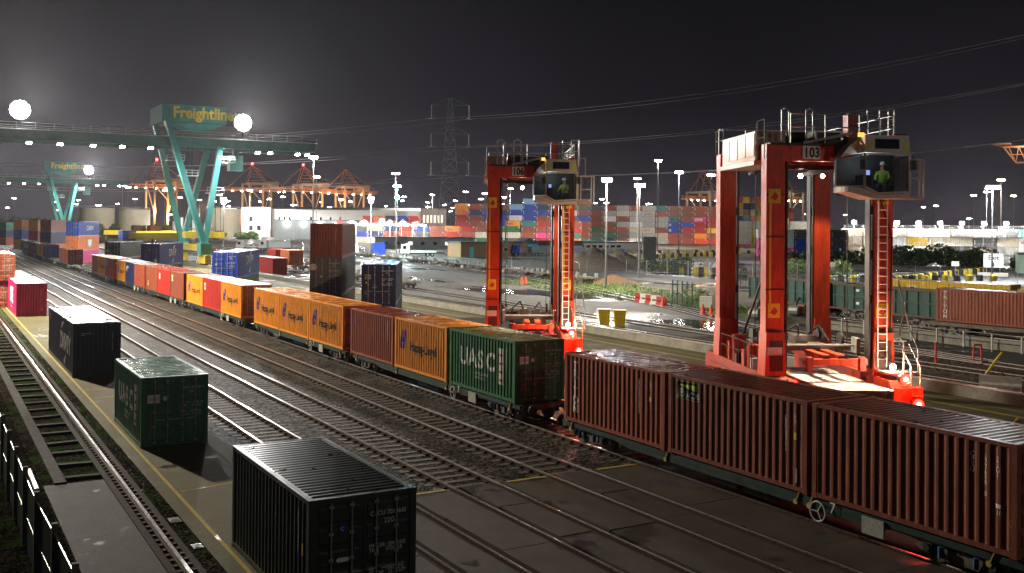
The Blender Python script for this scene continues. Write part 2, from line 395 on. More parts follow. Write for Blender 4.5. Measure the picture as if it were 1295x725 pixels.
# ================================================================== GROUND
asph = ground_mat('wet_asphalt', (.09, .085, .075), (.05, .048, .042), .12, .42, 10, .35)
yard = ground_mat('pale_wet_yard', (.20, .195, .18), (.09, .087, .08), .09, .5, 8, .25, wrough=.12, streaky=(1, .35, 1))
padm = ground_mat('pad_concrete', (.15, .135, .066), (.085, .076, .036), .3, .25, 18, .3, moss=(.10, .115, .04), wrough=.3)
crossm = ground_mat('crossing_concrete', (.085, .066, .034), (.025, .02, .011), .55, .25, 24, .9, wrough=.4, moss=(.04, .03, .02))
ball = ballast_mat('track_ballast', (.012, .011, .009), (.085, .077, .062), 9)
ball2 = ballast_mat('mossy_gravel', (.008, .0075, .006), (.05, .045, .035), 13, moss=(.03, .07, .012))
grassm = ground_mat('rough_grass', (.09, .13, .025), (.05, .07, .02), .5, .1, 30, .8, moss=(.14, .15, .05), wetcol=(.06, .05, .03))
mudm = ground_mat('muddy_verge', (.12, .10, .07), (.07, .055, .035), .3, .35, 20, .5, moss=(.06, .08, .03))
slabm = ground_mat('wet_slab', (.032, .031, .027), (.012, .011, .009), .9, .1, 16, .4, wrough=.45)
yl = ground_mat('worn_yellow_line', (.62, .47, .05), (.42, .32, .06), 1.2, .2, 25, .2, wetcol=(.3, .23, .05), wrough=.3)
def sheet(name, x0, x1, y0, y1, z, m): return structure(name, MB().quad((x0, y0, z), (x1, y0, z), (x1, y1, z), (x0, y1, z)), m)
sheet('ground', -900, 2200, -300, 2400, 0, asph)
sheet('gravel_verge', -30, 3.25, -5, 260, .008, ballast_mat('dark_gravel', (.005, .0045, .0035), (.026, .023, .017), 13, moss=(.018, .04, .008)))
sheet('ladder_bed', 3.25, 5.1, -5, 130, .012, ball2)
sheet('concrete_slab', 3.3, 5.08, -5, 35.1, .05, slabm)
sheet('moss_strip', 5.9, 6.35, -5, 300, .016, ball2)
sheet('container_pad', 6.35, 9.95, -5, 300, .02, padm)
sheet('ballast_bed', 9.95, 25.0, 28.6, 420, .012, ball)
sheet('ballast_bed', 9.95, 25.0, -10, 28.6, .008, ball)
sheet('handling_pad', 25.0, 45.0, -20, 420, .02, padm)
sheet('sidings_bed', 45.62, 58.0, -20, 420, .012, ballast_mat('brown_ballast', (.03, .024, .018), (.13, .11, .085), 10))
structure('yard_road', MB().add([(57, 80, .03), (71.5, 88, .03), (70, 100, .03), (80, 130, .03), (82, 170, .03), (68, 200, .03), (50, 200, .03), (49.5, 150, .03), (49.7, 110, .03), (50.5, 92, .03)], [tuple(range(10))]) or MB(), yard) if 0 else None
b = MB(); b.add([(50.2, 60, .03), (57, 60, .03), (60, 67, .03), (66.5, 80, .03), (68, 95, .03), (76, 120, .03), (82, 150, .03), (84, 190, .03), (80, 260, .03), (50, 260, .03), (49.8, 120, .03), (50.6, 95, .03)], [tuple(range(12))]); structure('yard_road', b, yard)
b = MB(); b.add([(64.3, -10, .026), (120, -10, .026), (120, 115, .026), (88, 115, .026), (64.3, 62, .026)], [tuple(range(5))]); structure('cutting_ground', b, mudm)
b = MB(); b.add([(66, 70, .034), (71.5, 77, .034), (80, 104, .034), (88, 128, .034), (82, 140, .034), (70, 97, .034)], [tuple(range(6))]); structure('grass_patch', b, grassm)
b = MB(); b.add([(92, 96, .04), (200, 96, .04), (200, 190, .04), (105, 190, .04)], [tuple(range(4))]); structure('car_park', b, yard)
b = MB(); b.add([(84, 190, .045), (105, 150, .045), (150, 220, .045), (150, 300, .045), (84, 300, .045)], [tuple(range(5))]); structure('depot_yard', b, yard)
# raised crossing with kerb face between the rails
cb = MB()
for a, c in ((10.0, 10.82), (11.25, 12.28), (12.78, 14.22), (14.68, 15.72), (16.2, 17.76), (18.22, 19.24), (19.7, 21.6), (22.05, 23.05), (23.55, 24.9)):
    yy = 28.6
    while yy > -8:
        l_ = rnd.uniform(2.2, 3.4); cb.box(a + rnd.uniform(-.03, .03), c + rnd.uniform(-.03, .03), yy - l_, yy - .025, 0, .125 + rnd.uniform(-.01, .01)); yy -= l_
structure('level_crossing', cb, crossm)
b = MB()
for a, c in ((12.9, 14.1), (16.3, 17.8), (19.8, 21.5)): b.quad((a, 28.35, .137), (c, 28.35, .137), (c, 28.5, .137), (a, 28.5, .137))
structure('crossing_edge_marking', b, yl)
# yellow lines
b = MB()
def line(x0, y0, x1, y1, w_=.1, z=.026):
    d = Vector((x1 - x0, y1 - y0)).normalized(); n = Vector((-d.y, d.x)) * w_ / 2
    b.add([(x0 + n.x, y0 + n.y, z), (x0 - n.x, y0 - n.y, z), (x1 - n.x, y1 - n.y, z), (x1 + n.x, y1 + n.y, z)], [(0, 1, 2, 3)])
line(6.82, -5, 6.78, 260, .11); line(9.3, 30.5, 9.3, 46, .08)
for yy in (32.5, 51.5, 54.0, 78.0): line(6.95, yy, 8.7, yy + .35, .09)
line(42.4, -10, 42.6, 260, .2); line(43.75, -10, 43.7, 200, .1)
for k in range(8): line(38.5 + rnd.uniform(-.2, .2), 26 + k * 14, 42.2, 27.9 + k * 14, .1)
structure('painted_lines', b, yl)
# crane beams
b = MB(); b.box(5.1, 5.9, -5, 320, 0, .06); [b.box(3.62 - .012 * max(0, k - 4), 3.98 - .012 * max(0, k - 4), 35.1 + k * 4, 39.08 + k * 4, 0, .1) for k in range(24)]; structure('crane_track_beam', b, mat('beam_concrete', (.045, .04, .03), .9, noise=.45, scale=2, bump=.6, spec=.05))
w_ = MB(); w_.box(45.0, 45.6, -20, 330, 0, .55); tag(w_.build('retaining_wall', concrete), 'long low stained concrete retaining wall beside the handling pad', 'wall')
b = MB()
for k in range(42):
    y = 35.8 + k * 1.93; b.bar((4.0, y + rnd.uniform(-.08, .08), .05), (5.08, y + rnd.uniform(-.08, .08), .05), .28, .1)
structure('ladder_sleepers', b, mat('dark_sleeper_concrete', (.035, .03, .02), .9, noise=.45, scale=3, bump=.6, spec=.05))
# tracks
def rail(xs, yr=None):
    pass
def track(name, pts, gauge=1.435, sleepers=(0, 0), rz=.15):
    r1, r2, sl = MB(), MB(), MB()
    P = [Vector((x, y, 0)) for x, y in pts]
    for s in (-1, 1):
        L_ = []
        for i, p in enumerate(P):
            d = (P[min(i + 1, len(P) - 1)] - P[max(i - 1, 0)]).normalized(); n = Vector((d.y, -d.x, 0)); L_.append(p + n * s * (gauge + .07) / 2)
        for a, c in zip(L_, L_[1:]):
            r1.bar(a + Vector((0, 0, rz - .02)), c + Vector((0, 0, rz - .02)), .07, .04); r2.bar(a + Vector((0, 0, rz - .09)), c + Vector((0, 0, rz - .09)), .05, .1); r2.bar(a + Vector((0, 0, rz - .14)), c + Vector((0, 0, rz - .14)), .13, .025)
    acc = 0
    for a, c in zip(P, P[1:]):
        d = c - a; l = d.length; d.normalize(); t = .65 - acc; n = Vector((d.y, -d.x, 0))
        while t < l:
            q = a + d * t
            if sleepers[0] < q.y < sleepers[1]:
                sl.bar(q - n * 1.25 + Vector((0, 0, -.035)), q + n * 1.25 + Vector((0, 0, -.035)), .24, .12, up=(0, 0, 1))
                for s in (-1, 1):
                    m_ = q + n * s * .75; sl.m = 1; sl.bar(m_ - n * .16 + Vector((0, 0, .045)), m_ + n * .16 + Vector((0, 0, .045)), .12, .05); sl.m = 0
            t += .65
        acc = l - (t - .65)
    structure(name, r1, rail_top); structure(name + '_web', r2, rail_rust)
    if sl.v: structure(name + '_sleepers', sl, [wood, rail_rust])
track('railway_track', [(11.75, -10), (11.8, 50), (11.95, 130), (12.2, 400)], sleepers=(28.7, 130))
track('railway_track', [(15.2, -10), (15.2, 50), (15.25, 90), (15.5, 200), (16.2, 400)], sleepers=(28.7, 140))
track('railway_track', [(18.75, -10), (18.75, 50), (18.85, 100), (19.3, 240), (20.2, 420)], sleepers=(28.7, 150))
track('railway_track', [(22.55, -10), (22.55, 420)], sleepers=(28.7, 70))
track('railway_track', [(48.3, -20), (48.2, 60), (48.0, 110), (47.2, 150), (46.5, 260)], sleepers=(20, 110))
track('railway_track', [(52.9, -20), (53.2, 60), (54.2, 110), (57, 170), (60, 260)], sleepers=(20, 110))
track('railway_track', [(56.2, 20), (58.3, 60), (66, 78), (74, 105), (86, 150), (92, 200), (98, 300)], sleepers=(40, 140))
track('railway_track', [(57.8, 40), (60.8, 66), (68.6, 88), (79, 122), (88, 160), (94, 200)], sleepers=(40, 140))
track('railway_track', [(84.2, 120), (87.5, 150), (89.5, 200), (92, 280)], sleepers=(60, 61))
track('railway_track', [(71.7, -10), (71.3, 50), (72.5, 65)], sleepers=(0, 1))
r1 = MB(); r1.box(5.455, 5.545, -5, 320, .1, .16); structure('crane_rail', r1, rail_top)
r1 = MB(); r1.box(5.4, 5.6, -5, 320, .062, .098)
for k in range(260): y = 14 + k * .45; r1.box(5.28, 5.38, y, y + .12, .06, .11); r1.box(5.62, 5.72, y, y + .12, .06, .11)
structure('crane_rail_clips', r1, rail_rust)
r1 = MB(); r1.box(45.25, 45.32, -20, 330, .55, .64); structure('crane_rail', r1, rail_top)
# debris beside the slab
for x, y, sx, sy, lb in ((6.0, 29.2, .3, .5, 'larger metal drain cover beside the crane rail'), (6.05, 26.6, .25, .4, 'smaller metal drain cover beside the crane rail, nearest camera')):
    b = MB(); b.box(x, x + sx, y, y + sy, .022, .04); [b.box(x + .03, x + sx - .03, y + .05 + i * .08, y + .08 + i * .08, .04, .05) for i in range(4)]; tag(b.build('drain_cover', steel), lb, 'drain cover')

# ================================================================== CONTAINERS ON THE NEAR PAD
A = container('black', 6.97, 20.40, .02, 0, 6.058, 'black green container with heavily ribbed roof, nearest the camera', roofstyle=1, roofcol='black')
A2 = A
end_decal(A, 'CBCU 701864', 1.36, 2.10, .10, decal_white, stretch=.92); end_decal(A, '3', 2.13, 2.10, .10, decal_white); end_decal(A, '22G1', 1.68, 1.93, .10, decal_white)
end_decal(A, 'MAX.GR.  30480 KG\nTARE      67200 LB', 1.34, 1.42, .085, decal_white, lines=.8, stretch=.8)
end_decal(A, 'NET        28220 KG\nCU.CAP.   33.2 CUM', 1.34, .92, .085, decal_white, lines=.8, stretch=.8)
end_decal(A, '', .66, 1.85, .1, decal_blue, shape=rect(.13, .17), off=-.012); end_decal(A, 'C', .69, 1.89, .08, decal_white, off=-.016)
end_decal(A, '', .60, 1.23, .1, decal_white, shape=([(.0, .03), (.03, 0), (.25, 0), (.28, .03), (.28, .06), (.25, .09), (.03, .09), (0, .06)], [tuple(range(8))]), off=-.012)
side_decal(A, stack_txt('CBCU7018643'), 5.35, 2.2, .08, decal_white, corr=False, lines=.72, align='CENTER'); side_decal(A, '', 5.6, 1.35, .1, decal_yellow, corr=False, shape=rect(.07, .26))
B = container('dark green', 6.98, 39.42, .02, 0, 6.058, 'dark green container with white letters on its side, shadow in front', roofcol='dark green', doorcol='dark green')
def uasc(r, x0=.95, h=.72):
    side_decal(r, 'U', x0, 1.12, h, decal_white, bold=.035, stretch=1.1); side_decal(r, 'A', x0 + .86, 1.12, h, decal_white, bold=.035, stretch=1.1)
    side_decal(r, 'S', x0 + 1.74, 1.12, h, decal_white, bold=.035, stretch=1.1); side_decal(r, 'C', x0 + 2.52, 1.12, h, decal_white, bold=.035, stretch=1.1)
    side_decal(r, '', x0 + 3.62, .62, 1, decal_white, shape=rect(.42, 1.55))
    for k in range(4): side_decal(r, '', x0 + 3.68, .75 + k * .36, 1, decal_red, shape=rect(.28, .1), name='red_marking').location.x = -.004
    side_decal(r, 'UNITED ARAB', x0 + 1.45, .78, .13, decal_white); side_decal(r, 'SHIPPING CO.', x0 + 1.45, .6, .11, decal_white)
    std_marks(r, 'UACU 308137 3')
    end_decal(r, '', .22, 1.62, 1, decal_white, shape=rect(.44, .32)); end_decal(r, 'UASC', .27, 1.72, .12, decal_red, off=-.006); end_decal(r, '', .86, 1.78, 1, decal_white, shape=([(.09 * math.cos(t / 2), .09 * math.sin(t / 2)) for t in range(12)], [tuple(range(12))]), off=-.01)
    end_decal(r, '', .3, .55, 1, mat('plate_brown', (.15, .1, .07), .6), shape=rect(.24, .24))
uasc(B)
B['label'] = 'dark green container on the pad, lettered side, shadow on concrete in front'
Cc = container('dark navy', 6.90, 58.95, .02, 0, 12.192, 'long dark navy container with dented wet roof painted pale as lamp sheen beside yellow line', H=2.896, end='wall', roofcol='grey')  # grey roof colour stands in for floodlight sheen
side_decal(Cc, 'DNVSY', 6.1, 1.05, .95, decal_white, stretch=1.15, bold=.03)
side_decal(Cc, '', 6.6, 2.15, 1, decal_white, shape=poly((0, 0), (.5, .1), (1.0, .38), (1.5, .38), (1.0, .5), (.4, .35))); side_decal(Cc, '', 8.0, .45, 1, decal_white, shape=poly((0, 0), (.5, -.2), (.8, .1), (1.1, .5), (.7, .25)))
side_decal(Cc, 'CNC', 10.2, 2.1, .26, decal_yellow); side_decal(Cc, 'AC', .5, 2.2, .4, decal_yellow)
end_decal(Cc, 'GESU 634 129', .42, 2.3, .06, decal_white, off=.02); end_decal(Cc, '45G1', .42, 2.2, .06, decal_white, off=.02)
end_decal(Cc, stack_txt('FCIU8721450L5G1'), 1.98, 2.3, .07, decal_white, off=.02, lines=.7)
for x in (.15, 1.85): end_decal(Cc, '////////', x, 2.79, .06, decal_yellow, off=-.01, bold=.01)
D_ = container('magenta', 6.93, 98.5, .02, 0, 12.192, 'magenta container with big white letters on its side at pad edge', H=2.896, end='wall', roofcol='white')  # white roof colour imitates floodlights reflecting off the top
side_decal(D_, 'ONE', 4.4, .95, 1.35, decal_white, stretch=.95, bold=.05); side_decal(D_, 'OCEAN NETWORK', 4.6, .4, .25, decal_white)
end_decal(D_, stack_txt('TCLU8351622'), 1.95, 2.3, .09, decal_white, off=.02, lines=.75); end_decal(D_, '', 1.95, .55, 1, decal_yellow, shape=poly((0, 0), (.16, 0), (.08, .15)), off=.02)
c = container('rust brown', 3.75 + 3.5, 118.5, .02, 0, 12.192, 'rust brown container with doors under another brown container', H=2.591, group=None); std_marks(c, 'TGHU 512331 0', False)
c = container('rust brown', 5.1, 109.0, 2.611, 0, 12.192, 'rust brown container with wet roof painted pale as lamp sheen at the left frame edge', roofcol='grey'); std_marks(c, 'TCKU 220871 4', False)  # roof greyed to paint in the sheen of the lamps
c = container('rust brown', 4.6, 109.2, .02, 0, 12.192, 'faded brown container at the bottom of the left edge stack'); std_marks(c, 'TCNU 700120 9', False)
# ================================================================== THE TRAIN
TX = 21.35; TZ = .95
green_paint = mat('wagon_green', (.012, .04, .032), .5, noise=.4, scale=3, rust=.4)
def bogie(parent, y):
    b = MB()
    for s in (-1, 1):
        X = s * .98
        b.prism([(-1.35, .52), (-1.2, .74), (-.5, .74), (-.3, .58), (.3, .58), (.5, .74), (1.2, .74), (1.35, .52), (1.1, .42), (.55, .52), (.45, .34), (-.45, .34), (-.55, .52), (-1.1, .42)], 'x', X - .05, X + .05)
        for k in (-.25, -.1, .1, .25): b.cyl((X, k, .36), (X, k, .6), .055, 6)
    b.box(-1.0, 1.0, -.2, .2, .5, .78)
    o = b.build('bogie', undergear, parent); o.location = (1.2, y, 0)
    for yy in (-.9, .9):
        wv = MB()
        for s in (-1, 1): wv.cyl((s * .68, yy, .57), (s * .80, yy, .57), .42, 18); wv.cyl((s * .64, yy, .57), (s * .68, yy, .57), .46, 18)
        wv.cyl((-1.1, yy, .57), (1.1, yy, .57), .08, 8); wv.build('wheelset', undergear, o)
        for s in (-1, 1): a = MB(); a.box(min(s * 1.02, s * 1.12), max(s * 1.02, s * 1.12), yy - .13, yy + .13, .45, .69); a.cyl((s * 1.1, yy, .57), (s * 1.16, yy, .57), .09, 10); a.build('axle_box', darksteel, o)
    for q_ in (-.45, .5): t = MB(); t.cyl((-1.13, q_, .42), (-1.13, q_, .68), .07, 8); t.build('damper', mat('damper_blue', (.03, .09, .25), .4, noise=.2), o)
    return o
def wagon(y0, L, label, x=TX, rz=0, kind='flat'):
    r = empty('container_wagon', (x, y0, 0), rz, label, 'rail wagon', 'flat wagons of the long container train')
    f = MB()
    for X in (.12, 2.2): f.box(X, X + .12, 0, L, .68, .93)
    f.box(1.0, 1.4, .2, L - .2, .62, .9)
    n = int(L / 3)
    for k in range(n + 1): yy = .1 + (L - .4) * k / n; f.box(.24, 2.2, yy, yy + .2, .72, .92)
    f.build('underframe', undergear, r)
    f = MB()
    for X in (.06, 2.33): f.box(X, X + .05, .1, L - .1, .74, .92); f.prism([(3.4, .735), (L - 3.4, .735), (L - 4.4, .6), (4.4, .6)], 'x', X + .01, X + .04)
    f.build('solebar', green_paint, r)
    for y in (1.75, L - 1.75): bogie(r, y)
    for y, d in ((0, -1), (L, 1)):
        for X in (.35, 2.05):
            b = MB(); b.cyl((X, y, .78), (X, y + d * .45, .78), .08, 8); b.cyl((X, y + d * .45, .78), (X, y + d * .5, .78), .22, 12); b.build('buffer', darksteel, r)
    b = MB(); b.torus((-.02, 6.1, .60), .27, .022, 'x', 18, 6)
    for k in range(3): t = k * 2.09; b.bar((-.02, 6.1, .60), (-.02, 6.1 + .27 * math.cos(t), .60 + .27 * math.sin(t)), .02)
    b.build('brake_wheel', white_paint, r)
    for y in (.8, L * .33, L * .34 + .3, L * .66, L - .8):
        b = MB(); b.bar((.04, y, .95), (.04, y + .12, .68), .05, .03); b.cyl((.02, y + .14, .66), (.06, y + .14, .66), .08, 8); b.build('lashing_ring', mat('lashing_yellow', (.5, .38, .12), .6, noise=.3), r)
    b = MB(); b.box(-.0, .05, 3.9, 4.6, .42, .86); b.build('data_plate', mat('plate_grey', (.35, .37, .33), .6, noise=.4, scale=12), r)
    b = MB(); b.box(.3, .9, L / 2 - 1.3, L / 2 - .2, .35, .66); b.cyl((.6, L / 2 + .2, .45), (.6, L / 2 + 1.4, .45), .2, 10); b.build('brake_cylinder', undergear, r)
    return r
wg = wagon(13.9, 19.2, 'flat wagon under the three ribbed brown containers, nearest the camera')
def wcopy(y0, label, x=TX, rz=0, src=None): return tree_copy(wg, None, (x, y0, 0), rz, label)
t = flat_text('7', .3, decal_white, wg, (.0, 5.7, .66), (0, -1, 0), (0, 0, 1), name='lettering')
for y0, lb in ((36.2, 'flat wagon under the green lettered container and an orange one'), (56.4, 'flat wagon under three orange containers in a row'), (78.9, 'flat wagon under a red container between two orange ones'), (99.0, 'flat wagon under the dark brown, red and brown containers'),
               (119.4, 'flat wagon under a brown, a navy and an orange container'), (141.0, 'flat wagon carrying a red, an orange and a brown container behind'), (162.0, 'empty flat wagon between loaded ones of the train'), (184.0, 'flat wagon with brown containers at its far end only'),
               (205.5, 'empty flat wagon ahead of the navy end container'), (227.0, 'flat wagon below navy and orange containers far along the train'), (248.0, 'flat wagon below the blue and brown containers far along the train'), (268.5, 'last visible flat wagon of the train, under green containers')):
    wcopy(y0, lb)
grp = None
# nearest three, ribbed roofs
T3 = container('dark brown', TX, 14.13, TZ, 0, 6.10, 'dark brown container at right frame corner with ribbed shiny roof', roofstyle=1, framecol='dark brown')
side_decal(T3, stack_txt('CPSU'), 4.95, 2.12, .12, decal_white, lines=.72, align='CENTER'); side_decal(T3, stack_txt('177699 0'), 5.3, 2.12, .12, decal_white, lines=.72, align='CENTER'); side_decal(T3, stack_txt('22G1'), 5.62, 2.12, .12, decal_white, lines=.72, align='CENTER')
side_decal(T3, '', 5.55, 1.05, 1, decal_white, shape=rect(.16, .1)); side_decal(T3, '10', 5.58, .9, .1, decal_white)
T2 = container('dark brown', TX, 20.42, TZ, 0, 6.10, 'dark brown container with a dark blue and yellow square logo', roofstyle=1)
side_decal(T2, '', .38, 1.86, 1, mat('logo_navy', (.01, .012, .04), .4, noise=0), shape=rect(1.1, .58), name='logo_panel')
for a in (rect(1.1, .02),): pass
bd = [((0, 0), (1.1, .018)), ((0, .562), (1.1, .58)), ((0, 0), (.018, .58)), ((1.082, 0), (1.1, .58))]
for (a, b_), (c_, d_) in bd: side_decal(T2, '', .38, 1.86, 1, decal_lime, shape=([(a, b_), (c_, b_), (c_, d_), (a, d_)], [(0, 1, 2, 3)]), name='logo_border').location.x = -.004
side_decal(T2, '', .38, 1.86, 1, decal_lime, shape=([(.2, .42), (1.02, .3), (1.02, .5), (.2, .46)], [(0, 1, 2, 3)]), name='logo_beam').location.x = -.005
side_decal(T2, 'B', .56, 1.92, .3, decal_white, name='logo_lettering').location.x = -.006; side_decal(T2, 'EACON', .76, 1.92, .2, decal_white, name='logo_lettering', stretch=.8).location.x = -.006
side_decal(T2, '', .46, 1.9, 1, decal_white, shape=poly((-.0, 0), (.1, 0), (.07, .3), (.05, .42), (.03, .3)), name='logo_tower').location.x = -.006
side_decal(T2, stack_txt('CRXU2847516'), 5.3, 2.0, .09, decal_white, lines=.72, align='CENTER', corr=False); side_decal(T2, stack_txt('22G1'), 5.62, 2.1, .08, decal_white, lines=.72, corr=False); side_decal(T2, '', 5.6, 1.45, 1, decal_yellow, shape=rect(.09, .2), corr=False); side_decal(T2, stack_txt('3080'), 5.66, .55, .1, decal_white, lines=.72, corr=False)
T1 = container('brown', TX, 26.72, TZ, 0, 6.10, 'brown container with stacked white letters down its left end', roofstyle=0)
side_decal(T1, stack_txt('TRITON'), .72, 2.02, .29, decal_white, lines=.78, align='CENTER', bold=.05, stretch=1.05)
side_decal(T1, stack_txt('TRLU3856120422'), 4.7, 2.1, .08, decal_white, lines=.72, align='CENTER', corr=False); side_decal(T1, stack_txt('22G1'), 5.3, 2.15, .08, decal_white, lines=.72, corr=False); side_decal(T1, '', 5.28, 1.5, 1, decal_yellow, shape=rect(.1, .16), corr=False)
U = container('green', TX, 36.62, TZ, 0, 6.08, 'bright green container with big white letters and doors on the wagon', roofcol='olive'); uasc(U, 1.0, .75)
def hl(r, big=1.0):
    s = ship_logo(.95); side_decal(r, '', .62, 1.05, 1, decal_blue, shape=s, name='emblem')
    side_decal(r, 'Hapag-Lloyd', 1.85, 1.05, .46, decal_black, bold=.03, stretch=.92, spacing=1.0)
    side_decal(r, stack_txt('HLXU36'), 4.9, 2.25, .08, decal_lime, lines=.72, corr=False); side_decal(r, stack_txt('22G1'), 5.4, 2.25, .08, decal_lime, lines=.72, corr=False)
    if r.children and r['LH'][0] < 7: end_decal(r, 'HLXU 362918 4', 1.42, 2.1, .08, decal_white)
O0 = container('orange', TX, 43.05, TZ, 0, 6.08, 'orange emblem container between green and brown ones on the train', framecol='orange'); hl(O0)
RR = container('brown', TX, 49.42, TZ, 0, 6.08, 'streaky maroon brown container beside the orange ones, pale top rail', framecol='brown')
side_decal(RR, '', .55, 1.7, 1, mat('plate_blue', (.05, .2, .5), .5, noise=0), shape=rect(.22, .42)); side_decal(RR, stack_txt('GATU0936712'), 5.3, 2.2, .09, decal_white, lines=.75, corr=False)
for y, lb in ((56.8, 'orange emblem container with brown doors at the end of three'), (63.05, 'orange emblem container in the middle of the three ribbed orange ones'), (69.35, 'leftmost orange emblem container of the three beside the cut')):
    c = container('orange', TX, y, TZ, 0, 6.08, lb, doorcol='brown' if y < 60 else 'orange'); hl(c)
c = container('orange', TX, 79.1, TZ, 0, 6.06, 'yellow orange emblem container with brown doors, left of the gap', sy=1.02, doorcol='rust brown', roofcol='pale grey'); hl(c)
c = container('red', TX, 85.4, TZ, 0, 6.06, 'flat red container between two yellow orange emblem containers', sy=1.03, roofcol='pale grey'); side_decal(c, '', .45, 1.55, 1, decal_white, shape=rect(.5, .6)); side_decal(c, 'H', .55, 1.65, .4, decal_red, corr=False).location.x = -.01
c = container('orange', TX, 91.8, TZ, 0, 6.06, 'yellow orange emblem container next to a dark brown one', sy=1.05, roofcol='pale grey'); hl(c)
c = container('dark brown', TX, 99.5, TZ, 0, 6.06, 'dark brown container with small square picture label on its side', sy=1.0); side_decal(c, '', .6, 1.6, 1, decal_white, shape=rect(.6, .6)); side_decal(c, '', .7, 1.75, 1, decal_lime, shape=rect(.4, .35), corr=False).location.x = -.01
c = container('red', TX, 105.8, TZ, 0, 6.06, 'red container with a small white label between brown ones', sy=1.02); side_decal(c, '', .7, 1.5, 1, decal_white, shape=rect(.5, .6))
c = container('rust brown', TX, 112.2, TZ, 0, 6.06, 'rust brown container with stacked white letters left of red one', sy=1.03); side_decal(c, stack_txt('TRITON'), .8, 2.0, .25, decal_white, lines=.85, bold=.02)
c = container('brown', TX, 119.7, TZ, 0, 6.06, 'brown container right of the navy one on the train', sy=1.04); side_decal(c, stack_txt('TEXTAINER'[:6]), .6, 2.0, .2, decal_white, lines=.85)
c = container('navy', TX, 126.2, TZ, 0, 6.06, 'navy container with white flag emblem between orange and brown', sy=.97); side_decal(c, '', .5, 1.7, 1, decal_white, shape=poly((0, .1), (.5, .4), (1.4, .35), (2.2, .1), (1.2, .25), (.6, .1), (.7, -.3), (.4, -.3))); 
c = container('orange', TX, 132.1, TZ, 0, 6.06, 'bright orange emblem container just left of the navy one', sy=1.05); hl(c)
c = container('red', TX, 141.6, TZ, 0, 6.06, 'red container with its doors showing and a white label', sy=1.08); side_decal(c, '', .7, 1.5, 1, decal_white, shape=rect(.6, .7)); end_decal(c, '', .3, 1.9, 1, decal_white, shape=rect(1.8, .25), off=-.06)
c = container('orange', TX, 148.3, TZ, 0, 6.06, 'orange emblem container between red and brown, further along train', sy=1.1); hl(c)
c = container('brown', TX, 155.2, TZ, 0, 6.06, 'brown container at the near edge of the empty wagon gap', sy=.95)
c = container('rust brown', TX, 190.6, TZ, 0, 6.06, 'rust brown container with doors beyond the empty wagon', sy=1.1); std_marks(c, 'TGHU 718830 2', False)
c = container('dark brown', TX, 197.5, TZ, 0, 6.06, 'dark brown container behind the rust brown one beyond empty wagon')
for col_, y, l, lb in (('navy', 227.2, 6.9, 'navy ribbed end container far along the train'), ('orange', 235, 6.0, 'pale orange container behind the far navy one'), ('yellow', 241.2, 7.4, 'yellow orange container far along the train'), ('blue', 248.9, 6.8, 'blue container with white emblem far along the train'),
                      ('brown', 256.2, 11, 'long brown container far along the train'), ('green', 268.2, 17, 'long green container with white letters, far train end'), ('navy', 286, 6, 'navy container at the last visible wagon of the train')):
    c = container(col_, TX, y, TZ, 0, 6.06, lb, sy=l / 6.06, end='wall' if col_ == 'navy' else 'door', detail=1)
    if col_ in ('blue', 'green'): side_decal(c, 'COSCO' if col_ == 'green' else 'N', 1.3, .9, .9, decal_white, corr=False, bold=.03)
# ================================================================== STACKS ON THE HANDLING PAD, laid in echelon
YB = 26.0
def corner(x, y, yaw=YB): a = R(yaw); return x - WD * math.cos(a), y + WD * math.sin(a)
def padc(colour, x, y, z, H, label, **k):
    a, b_ = corner(x, y); return container(colour, a, b_, z, YB, 12.192, label, H=H, **k)
c = padc('maroon', 27.7, 74, .02, 2.9, 'dark red bottom container of the tall stack left of the pylon'); 
c = padc('grey', 27.7, 74, 2.92, 2.9, 'dark grey container with doors in the middle of the tall stack', doorcol='grey')
std_marks(c, 'CAIU 443071 8', False); end_decal(c, '', .25, 2.15, 1, mat('sticker_pale', (.6, .62, .55), .5, noise=.3), shape=([(.3 * math.cos(t * .52), .26 * math.sin(t * .52)) for t in range(12)], [tuple(range(12))]), off=-.03); end_decal(c, '', .78, 1.35, 1, decal_white, shape=rect(.14, .14), off=-.02)
c = padc('dark brown', 27.7, 74, 5.82, 2.591, 'dark brown top container of the tall stack', end='wall'); end_decal(c, stack_txt('TGHU6102975'), 1.9, 2.2, .1, decal_white, off=.02, lines=.75)
c = padc('navy', 29.1, 66.9, .02, 2.591, 'navy bottom container under the dark navy one with white bars')
c = padc('dark navy', 29.1, 66.9, 2.611, 2.9, 'dark navy container with bright door bars and roof coloured bright blue as if lit', roofcol='blue')  # roof given a brighter blue so that it looks lit
std_marks(c, 'CNEU 457316 1', False); end_decal(c, 'CMA\nCGM', .22, 2.05, .14, decal_white, off=-.02); end_decal(c, '', .25, 1.55, 1, mat('warning_orange', (.8, .3, .03), .5, noise=0), shape=poly((0, 0), (.2, 0), (.1, .18)), off=-.02); end_decal(c, '', .78, 1.22, 1, mat('sticker_green', (.05, .4, .12), .5, noise=0), shape=rect(.3, .1), off=-.02); end_decal(c, '', .2, .75, 1, mat('plate_brown', (.15, .1, .07), .6), shape=rect(.22, .3), off=-.02)
c = padc('dark green', 26.7, 100.5, .02, 2.9, 'dark green container under the blue one with arcs, nearer of two')
def arcs(c):
    "logo on the right-hand long side"
    L, H = c['LH']
    for s, h, y, z in (('DNVP', 1.0, 4.6, 1.15),):
        flat_text(s, h, decal_white, c, (WD + .004, y, z), (0, 1, 0), (0, 0, 1), name='lettering')
    b = MB(); X = WD + .004
    b.add([(X, 6.6, 2.05), (X, 7.2, 2.5), (X, 7.9, 2.6), (X, 7.3, 2.25)], [(0, 1, 2, 3)]); b.add([(X, 6.4, .4), (X, 6.7, .2), (X, 7.2, .75), (X, 7.4, 1.0)], [(0, 1, 2, 3)]); b.build('emblem_arc', decal_white, c)
